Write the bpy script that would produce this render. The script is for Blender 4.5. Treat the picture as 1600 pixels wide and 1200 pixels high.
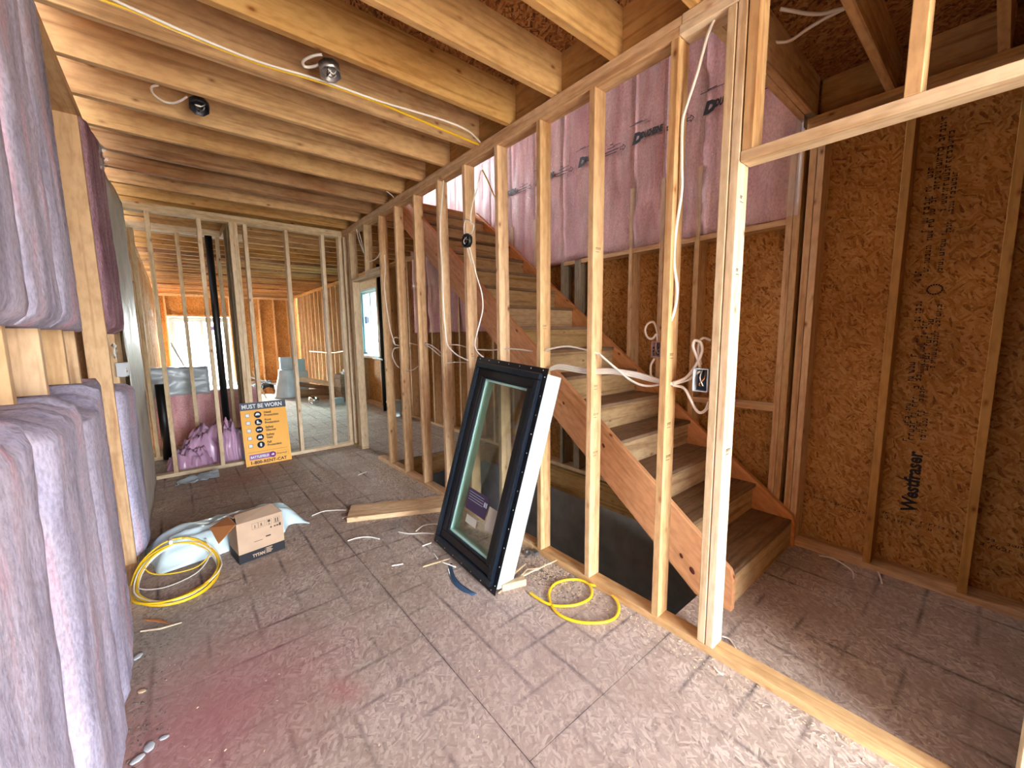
import bpy, bmesh, math, random
from mathutils import Vector, Matrix, noise
from math import radians as R, sin, cos, pi
random.seed(7)
for o in list(bpy.data.objects): bpy.data.objects.remove(o, do_unlink=True)
C = bpy.context.scene.collection

# ---------------------------------------------------------------- camera
yaw, pit, rol = R(39.6657), R(-7.0703), R(-0.6431)
F = Vector((sin(yaw)*cos(pit), cos(yaw)*cos(pit), sin(pit)))
RR = Vector((cos(yaw), -sin(yaw), 0)); UU = RR.cross(F)
R2 = RR*cos(rol)+UU*sin(rol); U2 = -RR*sin(rol)+UU*cos(rol)
cam = bpy.data.cameras.new('camera'); cam_o = bpy.data.objects.new('camera', cam); C.objects.link(cam_o)
M = Matrix((R2, U2, -F)).transposed().to_4x4(); M.translation = Vector((-1.7445, 0, 1.46))
cam_o.matrix_world = M
cam.sensor_width = 36; cam.lens = 36*631.68/1600; cam.clip_start = .02; cam.clip_end = 300
bpy.context.scene.camera = cam_o

# ---------------------------------------------------------------- sky, daylight, exposure
w = bpy.data.worlds.new('sky'); bpy.context.scene.world = w; w.use_nodes = True
bg = w.node_tree.nodes['Background']
bg.inputs[0].default_value = (.86, .93, 1.0, 1); bg.inputs[1].default_value = 30.0
def area(name, loc, size, rot, power, col=(1, 1, 1), portal=False):
    l = bpy.data.lights.new(name, 'AREA'); l.shape = 'RECTANGLE'; l.size, l.size_y = size
    l.energy = power; l.color = col
    if portal: l.cycles.is_portal = True
    o = bpy.data.objects.new(name, l); C.objects.link(o); o.location = loc; o.rotation_euler = rot
    return o
area('window_daylight_front', (-.95, -2.75, 1.2), (1.6, 2.3), (R(90), 0, 0), 10, portal=True)
area('window_daylight_rear', (-1.1, 15.3, 1.0), (1.5, 2.1), (R(-90), 0, 0), 10, portal=True)
area('window_daylight_upstairs', (0, 7.05, 4.55), (1.8, 1.1), (R(-90), 0, 0), 10, portal=True)
area('daylight_outside_patio', (-1.1, 16.4, 2.6), (2.4, 2.4), (R(-62), 0, 0), 6000, (.92, .97, 1.0))
area('window_daylight_side', (1.66, 8.5, 1.7), (1.3, .7), (0, R(90), 0), 10, portal=True)
vs = bpy.context.scene.view_settings
bpy.context.scene.display_settings.display_device = 'sRGB'
vs.view_transform = 'Standard'; vs.look = 'None'; vs.gamma = 1; vs.use_curve_mapping = False
vs.exposure = .85

# ---------------------------------------------------------------- helpers
def empty(name, parent=None, mat=None):
    o = bpy.data.objects.new(name, None); o.empty_display_size = .05; C.objects.link(o)
    if parent: o.parent = parent
    if mat is not None: o.matrix_local = mat
    return o
def tag(o, label, cat, group=None, kind=None):
    o['label'] = label; o['category'] = cat
    if group: o['group'] = group
    if kind: o['kind'] = kind
    return o
def thing(name, label, cat, mat=None, group=None):
    return tag(empty(name, None, mat), label, cat, group)
def struct(name):
    o = empty(name); o['kind'] = 'structure'; return o
def link(name, me, m, parent=None, mat=None):
    if m and not me.materials: me.materials.append(m)
    o = bpy.data.objects.new(name, me); C.objects.link(o)
    if parent: o.parent = parent
    if mat is not None: o.matrix_local = mat
    return o
def mesh(v, f, smooth=False):
    me = bpy.data.meshes.new('m'); me.from_pydata([tuple(p) for p in v], [], f)
    bm = bmesh.new(); bm.from_mesh(me); bmesh.ops.recalc_face_normals(bm, faces=bm.faces); bm.to_mesh(me); bm.free()
    if smooth:
        for p in me.polygons: p.use_smooth = True
    return me
def bmm(fn, smooth=False):
    bm = bmesh.new(); fn(bm); bmesh.ops.recalc_face_normals(bm, faces=bm.faces)
    me = bpy.data.meshes.new('m'); bm.to_mesh(me); bm.free()
    if smooth:
        for p in me.polygons: p.use_smooth = True
    return me
def bxm(bm, x0, x1, y0, y1, z0, z1, bev=0):
    r = bmesh.ops.create_cube(bm, size=1, matrix=Matrix.Translation(((x0+x1)/2, (y0+y1)/2, (z0+z1)/2)) @ Matrix.Diagonal((x1-x0, y1-y0, z1-z0, 1)))
    if bev:
        es = list({e for v in r['verts'] for e in v.link_edges})
        bmesh.ops.bevel(bm, geom=es, offset=bev, segments=1, affect='EDGES')
def boxes(lst, bev=0):
    def f(bm):
        for b in lst: bxm(bm, *b, bev=bev)
    return bmm(f)
_bc = {}
def board(name, x0, x1, y0, y1, z0, z1, m, parent=None, bev=.002, jit=0.0):
    d = (x1-x0, y1-y0, z1-z0); a = d.index(max(d)); c = Vector(((x0+x1)/2, (y0+y1)/2, (z0+z1)/2))
    if a == 0: L = (d[0], d[1], d[2]); rot = Matrix.Identity(3)
    elif a == 1: L = (d[1], d[0], d[2]); rot = Matrix.Rotation(pi/2, 3, 'Z')
    else: L = (d[2], d[1], d[0]); rot = Matrix.Rotation(-pi/2, 3, 'Y')
    k = tuple(round(v, 4) for v in L)+(m.name, bev)
    if k not in _bc:
        me = boxes([(-L[0]/2, L[0]/2, -L[1]/2, L[1]/2, -L[2]/2, L[2]/2)], bev); me.materials.append(m); _bc[k] = me
    mm = rot.to_4x4()
    if jit: mm = Matrix.Rotation(random.uniform(-jit, jit), 4, 'XYZ'[(a+1) % 3]) @ mm
    mm.translation = c
    return link(name, _bc[k], None, parent, mm)
def prism(name, pts, ax, a0, a1, m, parent=None, ang=0):
    """polygon pts in the plane across axis ax, extruded a0..a1; ang turns the local frame so the grain follows the slope (ax X only)"""
    fr = Matrix.Rotation(ang, 3, 'X') @ Matrix.Rotation(pi/2, 3, 'Z') if ax == 'X' else Matrix.Identity(3)
    def P(p, a): return {'X': Vector((a, p[0], p[1])), 'Y': Vector((p[0], a, p[1])), 'Z': Vector((p[0], p[1], a))}[ax]
    n = len(pts); c = P(pts[0], a0); inv = fr.inverted()
    v = [inv @ (P(p, a0)-c) for p in pts]+[inv @ (P(p, a1)-c) for p in pts]
    f = [list(range(n)), list(range(2*n-1, n-1, -1))]+[[i, (i+1) % n, n+(i+1) % n, n+i] for i in range(n)]
    mm = fr.to_4x4(); mm.translation = c
    return link(name, mesh(v, f), m, parent, mm)
def smooth_path(pts, sub=6):
    P = [Vector(p) for p in pts]; out = []
    for i in range(len(P)-1):
        p0 = P[max(i-1, 0)]; p1 = P[i]; p2 = P[i+1]; p3 = P[min(i+2, len(P)-1)]
        for s in range(sub):
            t = s/sub; out.append(.5*((2*p1)+(p2-p0)*t+(2*p0-5*p1+4*p2-p3)*t*t+(3*p1-p0-3*p2+p3)*t**3))
    out.append(P[-1]); return out
def tube_mesh(pts, r, seg=6, sub=5, flat=1.0):
    P = smooth_path(pts, sub) if sub else [Vector(p) for p in pts]
    v = []; f = []; n = len(P); up = Vector((0, 0, 1)); prev = None
    for i, p in enumerate(P):
        t = (P[min(i+1, n-1)]-P[max(i-1, 0)])
        t = t.normalized() if t.length > 1e-7 else Vector((1, 0, 0))
        a = prev-t*prev.dot(t) if prev else t.cross(up if abs(t.z) < .9 else Vector((1, 0, 0)))
        if a.length < 1e-5: a = t.cross(Vector((0, 1, 0)))
        a.normalize(); prev = a; b = t.cross(a)
        for k in range(seg):
            an = 2*pi*k/seg; v.append(p+a*cos(an)*r+b*sin(an)*r*flat)
    for i in range(n-1):
        for k in range(seg):
            f.append([i*seg+k, i*seg+(k+1) % seg, (i+1)*seg+(k+1) % seg, (i+1)*seg+k])
    f.append(list(range(seg))); f.append(list(range((n-1)*seg, n*seg)))
    return mesh(v, f, True)
def tube(name, pts, r, m, parent=None, **k): return link(name, tube_mesh(pts, r, **k), m, parent)
def lathe(prof, seg=16):
    v = []; f = []; n = len(prof)
    for k in range(seg):
        a = 2*pi*k/seg
        for r_, z in prof: v.append((r_*cos(a), r_*sin(a), z))
    for k in range(seg):
        for i in range(n-1): f.append([k*n+i, ((k+1) % seg)*n+i, ((k+1) % seg)*n+i+1, k*n+i+1])
    f.append([k*n for k in range(seg)]); f.append([k*n+n-1 for k in range(seg)])
    return mesh(v, f, True)
def slab(nu, nv, fn, smooth=True):
    """closed cushion: fn(u, v, side) -> point; side 0 = front, 1 = back"""
    v = []; f = []; W = nu+1; H = nv+1
    for s in (0, 1):
        for j in range(H):
            for i in range(W): v.append(fn(i/nu, j/nv, s))
    for s in (0, 1):
        for j in range(nv):
            for i in range(nu):
                a = s*W*H+j*W+i; q = [a, a+1, a+W+1, a+W]; f.append(q if s == 0 else q[::-1])
    def q(i, j, s): return s*W*H+j*W+i
    for i in range(nu):
        f.append([q(i, 0, 0), q(i+1, 0, 0), q(i+1, 0, 1), q(i, 0, 1)]); f.append([q(i, nv, 0), q(i+1, nv, 0), q(i+1, nv, 1), q(i, nv, 1)])
    for j in range(nv):
        f.append([q(0, j, 0), q(0, j+1, 0), q(0, j+1, 1), q(0, j, 1)]); f.append([q(nu, j, 0), q(nu, j+1, 0), q(nu, j+1, 1), q(nu, j, 1)])
    return mesh(v, f, smooth)
def fb(x, y, z=0, o=4): return noise.fractal(Vector((x, y, z)), .9, 2.1, o)
def text_mesh(s, size, shear=0, bold=0, space=1):
    cu = bpy.data.curves.new('t', 'FONT'); cu.body = s; cu.size = size; cu.extrude = .0004; cu.align_x = 'LEFT'
    cu.resolution_u = 2; cu.offset = bold; cu.shear = shear; cu.space_character = space
    o = bpy.data.objects.new('t', cu); me = bpy.data.meshes.new_from_object(o)
    bpy.data.objects.remove(o); me.materials.clear(); return me
def text(name, s, size, mat4, m, parent=None, width=None, **k):
    me = text_mesh(s, size, **k)
    if width:
        xs = [v.co.x for v in me.vertices]; sc = width/(max(xs)-min(xs)); x0 = min(xs)
        for v in me.vertices: v.co.x = (v.co.x-x0)*sc
    return link(name, me, m, parent, mat4)
def frame(o, x, y, z=None):
    x = Vector(x).normalized(); y = Vector(y); y = (y-x*y.dot(x)).normalized(); z = x.cross(y)
    mm = Matrix((x, y, z)).transposed().to_4x4(); mm.translation = Vector(o); return mm

# ---------------------------------------------------------------- materials
def hexc(h):
    c = [int(h[i:i+2], 16)/255 for i in (0, 2, 4)]
    return tuple((x/12.92 if x <= .04045 else ((x+.055)/1.055)**2.4) for x in c)+(1,)
class NT:
    def __init__(s, name):
        s.m = bpy.data.materials.new(name); s.m.use_nodes = True; s.t = s.m.node_tree; s.b = s.t.nodes['Principled BSDF']
    def n(s, ty, **k):
        nd = s.t.nodes.new(ty)
        for a, v in k.items():
            if a.startswith('i_'):
                key = a[2:]; key = int(key) if key.isdigit() else key.replace('_', ' ')
                nd.inputs[key].default_value = v
            else: setattr(nd, a, v)
        return nd
    def l(s, a, b): s.t.links.new(a, b)
    def ramp(s, fac, stops):
        r = s.n('ShaderNodeValToRGB'); e = r.color_ramp.elements
        while len(e) < len(stops): e.new(.5)
        for i, (p, c) in enumerate(stops): e[i].position = p; e[i].color = c if len(c) == 4 else tuple(c)+(1,)
        s.l(fac, r.inputs[0]); return r.outputs[0]
    def mix(s, fac, a, b, mode='MIX'):
        x = s.n('ShaderNodeMix', data_type='RGBA', blend_type=mode)
        for i, v in ((0, fac), (6, a), (7, b)):
            if hasattr(v, 'is_output'): s.l(v, x.inputs[i])
            else: x.inputs[i].default_value = v
        return x.outputs[2]
    def math(s, op, a, b=None, c=None, clamp=False):
        x = s.n('ShaderNodeMath', operation=op, use_clamp=clamp)
        for i, v in enumerate((a, b, c)):
            if v is None: continue
            if hasattr(v, 'is_output'): s.l(v, x.inputs[i])
            else: x.inputs[i].default_value = v
        return x.outputs[0]
    def coord(s, scale=(1, 1, 1), rot=(0, 0, 0), rnd=True, world=False):
        if world: src = s.n('ShaderNodeNewGeometry').outputs['Position']
        else: src = s.n('ShaderNodeTexCoord').outputs['Object']
        if rnd:
            oi = s.n('ShaderNodeObjectInfo'); cb = s.n('ShaderNodeCombineXYZ')
            a = s.math('MULTIPLY', oi.outputs['Random'], 37.0)
            s.l(a, cb.inputs[0]); s.l(s.math('MULTIPLY', a, 1.7), cb.inputs[1]); s.l(s.math('MULTIPLY', a, -.6), cb.inputs[2])
            ad = s.n('ShaderNodeVectorMath', operation='ADD'); s.l(src, ad.inputs[0]); s.l(cb.outputs[0], ad.inputs[1]); src = ad.outputs[0]
        mp = s.n('ShaderNodeMapping'); mp.inputs['Scale'].default_value = scale; mp.inputs['Rotation'].default_value = rot
        s.l(src, mp.inputs[0]); return mp.outputs[0]
    def bump(s, h, strength=.3, dist=.002):
        b = s.n('ShaderNodeBump'); b.inputs['Strength'].default_value = strength; b.inputs['Distance'].default_value = dist
        s.l(h, b.inputs['Height']); s.l(b.outputs[0], s.b.inputs['Normal'])
def wood(name, light, dark, knot='84502a', rough=.75, vary=.25, tint='c09060', grime=.25):
    t = NT(name)
    co = t.coord((1.2, 26, 26))
    n1 = t.n('ShaderNodeTexNoise', i_Scale=1.0, i_Detail=4, i_Distortion=.8); t.l(co, n1.inputs['Vector'])
    col = t.ramp(n1.outputs[0], [(.32, hexc(dark)), (.5, hexc(light)), (.75, hexc(light))])
    n2 = t.n('ShaderNodeTexNoise', i_Scale=1.0, i_Detail=3); t.l(t.coord((1.6, 3, 3)), n2.inputs['Vector'])
    col = t.mix(t.ramp(n2.outputs[0], [(.45, (0, 0, 0)), (.75, (grime, grime, grime))]), col, hexc(tint), 'MULTIPLY')
    v = t.n('ShaderNodeTexVoronoi', i_Scale=1.0, i_Randomness=1.0); t.l(t.coord((7, 13, 13)), v.inputs['Vector'])
    kf = t.ramp(v.outputs['Distance'], [(.05, (1, 1, 1)), (.10, (.55, .55, .55)), (.17, (.12, .12, .12)), (.24, (0, 0, 0))])
    sk = t.n('ShaderNodeSeparateColor'); t.l(v.outputs['Color'], sk.inputs[0])
    kf = t.math('MULTIPLY', kf, t.math('GREATER_THAN', sk.outputs[0], .62))
    mo = t.n('ShaderNodeTexNoise', i_Scale=1.0, i_Detail=5); t.l(t.coord((14, 40, 40)), mo.inputs['Vector'])
    col = t.mix(t.ramp(mo.outputs[0], [(.42, (0, 0, 0)), (.7, (.3, .3, .3))]), col, hexc('a07850'), 'MULTIPLY')
    col = t.mix(kf, col, hexc(knot))
    oi = t.n('ShaderNodeObjectInfo')
    hs = t.n('ShaderNodeHueSaturation'); t.l(col, hs.inputs['Color'])
    t.l(t.math('MULTIPLY_ADD', oi.outputs['Random'], vary, 1-vary/2), hs.inputs['Value'])
    t.l(t.math('MULTIPLY_ADD', oi.outputs['Random'], -.18, 1.08), hs.inputs['Saturation'])
    t.l(hs.outputs[0], t.b.inputs['Base Color']); t.b.inputs['Roughness'].default_value = rough
    t.b.inputs['Specular IOR Level'].default_value = .25
    t.bump(n1.outputs[0], .25, .001)
    return t.m
def osb_color(t, a, b, c, sc=1.0, ax=0, d=None):
    outs = []
    for i, rot in enumerate((.25, -.75, 1.35, .9)):
        mp = t.n('ShaderNodeMapping', vector_type='TEXTURE'); rr = [0, 0, 0]; rr[ax] = rot; mp.inputs['Rotation'].default_value = rr
        L, W_ = .055/sc, .011/sc
        mp.inputs['Scale'].default_value = {0: (.05, L, W_), 1: (L, .05, W_), 2: (L, W_, .05)}[ax]; mp.inputs['Location'].default_value = (i*.37, i*.21, i*.13)
        t.l(t.n('ShaderNodeNewGeometry').outputs['Position'], mp.inputs[0])
        v = t.n('ShaderNodeTexVoronoi', i_Scale=1.0); t.l(mp.outputs[0], v.inputs['Vector']); outs.append(v)
    pos_ = t.n('ShaderNodeNewGeometry').outputs['Position']
    col = outs[0].outputs['Color']
    for k, (ns, lo) in enumerate(((16, .5), (21, .52), (27, .54))):
        nz = t.n('ShaderNodeTexNoise', i_Scale=float(ns)*sc, i_Detail=1); t.l(pos_, nz.inputs['Vector'])
        col = t.mix(t.ramp(nz.outputs[0], [(lo-.02, (0, 0, 0)), (lo+.02, (1, 1, 1))]), col, outs[k+1].outputs['Color'])
    sp = t.n('ShaderNodeSeparateColor'); t.l(col, sp.inputs[0])
    f = t.n('ShaderNodeTexNoise', i_Scale=120.0, i_Detail=2); t.l(pos_, f.inputs['Vector'])
    h = t.math('ADD', sp.outputs[0], t.math('MULTIPLY_ADD', f.outputs[0], .5, -.25))
    return t.ramp(h, [(.0, hexc(c)), (.14, hexc(b)), (.5, hexc(a)), (.95, hexc(d or a))]), h
def osb(name, a, b, c, sc=1.0, rough=.8, d=None, ax=0):
    t = NT(name); col, h = osb_color(t, a, b, c, sc, ax, d)
    big = t.n('ShaderNodeTexNoise', i_Scale=2.5, i_Detail=3); t.l(t.coord(world=True, rnd=False), big.inputs['Vector'])
    col = t.mix(t.ramp(big.outputs[0], [(.4, (0, 0, 0)), (.7, (.35, .35, .35))]), col, hexc('a87848'), 'MULTIPLY')
    t.l(col, t.b.inputs['Base Color']); t.b.inputs['Roughness'].default_value = rough
    t.b.inputs['Specular IOR Level'].default_value = .25
    t.bump(h, .25, .001); return t.m
def plain(name, h, rough=.5, metal=0, noise_amt=.0, nscale=30, **k):
    t = NT(name); c = hexc(h)
    if noise_amt:
        n = t.n('ShaderNodeTexNoise', i_Scale=float(nscale), i_Detail=4); t.l(t.coord(), n.inputs['Vector'])
        col = t.mix(t.ramp(n.outputs[0], [(.3, (0, 0, 0)), (.7, (1, 1, 1))]), tuple(x*(1-noise_amt) for x in c[:3])+(1,), tuple(min(1, x*(1+noise_amt)) for x in c[:3])+(1,))
        t.l(col, t.b.inputs['Base Color']); t.bump(n.outputs[0], .15, .001)
    else: t.b.inputs['Base Color'].default_value = c
    t.b.inputs['Roughness'].default_value = rough; t.b.inputs['Metallic'].default_value = metal
    for a, v in k.items(): t.b.inputs[a.replace('_', ' ')].default_value = v
    return t.m
def fluff(name, cols, sc=6, strength=.8):
    t = NT(name)
    n = t.n('ShaderNodeTexNoise', i_Scale=float(sc), i_Detail=6, i_Distortion=.5); t.l(t.coord((1.8, 1.8, .4)), n.inputs['Vector'])
    col = t.ramp(n.outputs[0], [(.3+.13*i, hexc(c)) for i, c in enumerate(cols)])
    n2 = t.n('ShaderNodeTexNoise', i_Scale=90.0, i_Detail=5); t.l(t.coord((1, 1, .6)), n2.inputs['Vector'])
    col = t.mix(t.ramp(n2.outputs[0], [(.3, (.35, .35, .35)), (.6, (0, 0, 0))]), col, hexc('5a3a50'), 'MULTIPLY')
    t.l(col, t.b.inputs['Base Color']); t.b.inputs['Roughness'].default_value = .95; t.b.inputs['Specular IOR Level'].default_value = .1
    h = t.math('ADD', n.outputs[0], t.math('MULTIPLY', n2.outputs[0], .35)); t.bump(h, strength, .02)
    return t.m
def film(name, h, alpha, rough=.25, sc=8):
    """clear plastic sheet: mostly see-through with a glossy and a hazy part"""
    t = NT(name); t.b.inputs['Base Color'].default_value = hexc(h); t.b.inputs['Roughness'].default_value = rough
    n = t.n('ShaderNodeTexNoise', i_Scale=float(sc), i_Detail=3); t.l(t.coord((1, 1, .25)), n.inputs['Vector'])
    t.l(t.ramp(n.outputs[0], [(.35, (alpha*.5,)*3), (.7, (alpha*1.4,)*3)]), t.b.inputs['Alpha'])
    t.bump(n.outputs[0], .5, .01); return t.m
WOOD = wood('framing_lumber', 'd8b487', 'bc9064')
WOOD2 = wood('pale_framing_lumber', 'dac4a2', 'c2a47c')
JOIST = wood('joist_lumber', 'cca26a', 'a87e4a', grime=.5)
OLDW = wood('weathered_joist_lumber', 'b08a64', '80583a', grime=.8)
STAIRW = wood('stringer_lumber', 'dca070', 'c88c58', vary=.1, rough=.6, grime=.1, knot='6a2410')
PLY = wood('plywood', 'c4a274', 'a07c50', vary=.2)
TREADM = wood('dusty_tread', '94785c', '745c46', vary=.2, grime=.6)
WOODR = wood('brown_stud_lumber', 'c09258', 'aa7e46')
GREYW = wood('grey_lumber', '988a74', '6e6454', grime=.5)
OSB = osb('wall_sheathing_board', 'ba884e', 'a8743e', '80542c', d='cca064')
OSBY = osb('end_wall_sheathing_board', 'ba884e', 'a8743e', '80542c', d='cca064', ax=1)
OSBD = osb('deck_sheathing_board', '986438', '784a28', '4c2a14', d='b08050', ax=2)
PINK = fluff('pink_fibreglass', ['9c96ac', 'b8b4cc', 'c8c2d6', 'e0b8cc'], 4, .3)
PINKD = fluff('shaded_pink_fibreglass', ['c48c92', 'd09aa0', 'dcacae', 'e8bcbc'], 5, .5)
FILM = film('clear_poly_film', 'e8dcdc', .14)
POLY = plain('grey_poly_sheet', 'c4c2bc', .6, 0, .12, 9)
CONC = plain('grey_concrete', 'a8a4a0', .9, 0, .2, 6)
INK = plain('black_print', '16141c', .7)
INKB = plain('brown_black_print', '3a2410', .85)
BLACKP = plain('black_plastic', '0c0c0e', .45)
BLACKF = plain('black_vinyl_frame', '0b0b10', .28)
BLACKF2 = plain('blue_black_vinyl', '141c26', .22)
WHITEV = plain('white_vinyl', 'acbec6', .45)
WHITEC = plain('white_cable_jacket', 'ece6dc', .45)
YELLOWC = plain('yellow_cable_jacket', 'f0c420', .4)
STEEL = plain('galvanised_steel', 'a8a8a8', .35, .9, .25, 60)
BLUEB = plain('blue_box_interior', '1c3450', .5)
GREYB = plain('grey_box_face', 'b8bcc0', .6)
CARD = plain('cardboard', 'b89c82', .85, 0, .06, 12)
CARDI = plain('cardboard_inside', 'b0703c', .9, 0, .06, 12)
NAVY = plain('navy_print', '17181f', .7)
def glass(name, tint, refl):
    t = NT(name); t.t.nodes.remove(t.b)
    tr = t.n('ShaderNodeBsdfTransparent'); tr.inputs[0].default_value = hexc(tint); gl = t.n('ShaderNodeBsdfGlossy'); gl.inputs['Roughness'].default_value = .02
    fr = t.n('ShaderNodeLayerWeight', i_Blend=.5); mx = t.n('ShaderNodeMixShader')
    t.l(t.math('MULTIPLY_ADD', t.math('POWER', fr.outputs['Facing'], 5.0), .9, .03+refl, clamp=True), mx.inputs[0]); t.l(tr.outputs[0], mx.inputs[1]); t.l(gl.outputs[0], mx.inputs[2])
    t.l(mx.outputs[0], t.t.nodes['Material Output'].inputs[0]); return t.m
GLASS = glass('window_glass', 'f2f4f0', .05)
GLASST = glass('teal_tinted_glass', 'b4dada', .02)
SACK = plain('pale_blue_poly_sack', 'd2e8ee', .35, 0, .08, 8)
GARB = plain('translucent_grey_bag', 'a8b2ba', .3, 0, .12, 5)
PURP = plain('pink_poly_wrap', 'c49ab8', .28, 0, .2, 4)
SHAV = plain('pale_wood_shavings', 'd8c0a0', .9)
SHAVD = plain('dark_debris', '6e645c', .9)

# floor sheathing: dirty oriented strand board, worn dark lines and red stains in the board itself
t = NT('dirty_floor_sheathing')
col, h = osb_color(t, 'b2a094', 'a49286', '8a7a72', 1.1, 2, 'd0c0b4')
pos = t.coord(rnd=False, world=True); sx = t.n('ShaderNodeSeparateXYZ'); t.l(pos, sx.inputs[0])
nb = t.n('ShaderNodeTexNoise', i_Scale=3.0, i_Detail=4); t.l(pos, nb.inputs['Vector'])
nf = t.n('ShaderNodeTexNoise', i_Scale=30.0, i_Detail=3); t.l(pos, nf.inputs['Vector'])
col = t.mix(t.ramp(nb.outputs[0], [(.35, (0, 0, 0)), (.7, (.7, .7, .7))]), col, hexc('9c8678'))
def stripe(axis, p0, per, wd, rot=0):
    a = t.math('ADD', sx.outputs[axis], t.math('MULTIPLY', nb.outputs[0], .02))
    f = t.math('FRACT', t.math('MULTIPLY_ADD', a, 1/per, -(p0+.01)/per+.5+50))
    d = t.math('ABSOLUTE', t.math('SUBTRACT', f, .5))
    return t.math('SUBTRACT', 1.0, t.math('MULTIPLY', d, per/wd, clamp=True), clamp=True)
s1 = stripe(0, -.93, .203, .014); s2 = stripe(1, .91, .192, .014)
nm = t.n('ShaderNodeTexNoise', i_Scale=2.2, i_Detail=2); t.l(t.coord((1, 1, 1), rnd=False, world=True), nm.inputs['Vector'])
nm2 = t.n('ShaderNodeTexNoise', i_Scale=1.9, i_Detail=2); t.l(t.coord((1.3, .8, 1), (0, 0, 1), rnd=False, world=True), nm2.inputs['Vector'])
s1 = t.math('MULTIPLY', s1, t.math('MULTIPLY_ADD', nm.outputs[0], 5, -2.1, clamp=True))
s2 = t.math('MULTIPLY', s2, t.math('MULTIPLY_ADD', nm2.outputs[0], 5, -2.2, clamp=True))
st = t.math('MULTIPLY', t.math('MAXIMUM', s1, s2), t.math('MULTIPLY_ADD', nf.outputs[0], 1.6, .05, clamp=True))
col = t.mix(t.math('MULTIPLY', st, .95), col, hexc('463e40'))
def blob(cx, cy, r, amt, colr):
    global col
    vm = t.n('ShaderNodeVectorMath', operation='DISTANCE'); t.l(pos, vm.inputs[0]); vm.inputs[1].default_value = (cx, cy, 0)
    d = t.math('ADD', vm.outputs['Value'], t.math('MULTIPLY_ADD', nb.outputs[0], .5, -.25))
    f = t.math('MULTIPLY', t.math('SUBTRACT', 1.0, t.math('DIVIDE', d, r), clamp=True), amt)
    col = t.mix(f, col, hexc(colr))
blob(-1.75, 1.85, .62, .8, 'a8686c'); blob(-1.34, 1.62, .12, .5, 'b06468'); blob(-1.3, 4.9, .5, .5, '8a5058')
blob(-.7, 1.2, .9, .35, 'b8a0a0'); blob(-1.9, 2.5, .35, .6, '8e8a80'); blob(-.55, 2.9, .22, .5, '5c5e60')
t.l(col, t.b.inputs['Base Color']); t.b.inputs['Roughness'].default_value = .85; t.b.inputs['Specular IOR Level'].default_value = .3
t.bump(h, .2, .001); FLOORM = t.m

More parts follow.
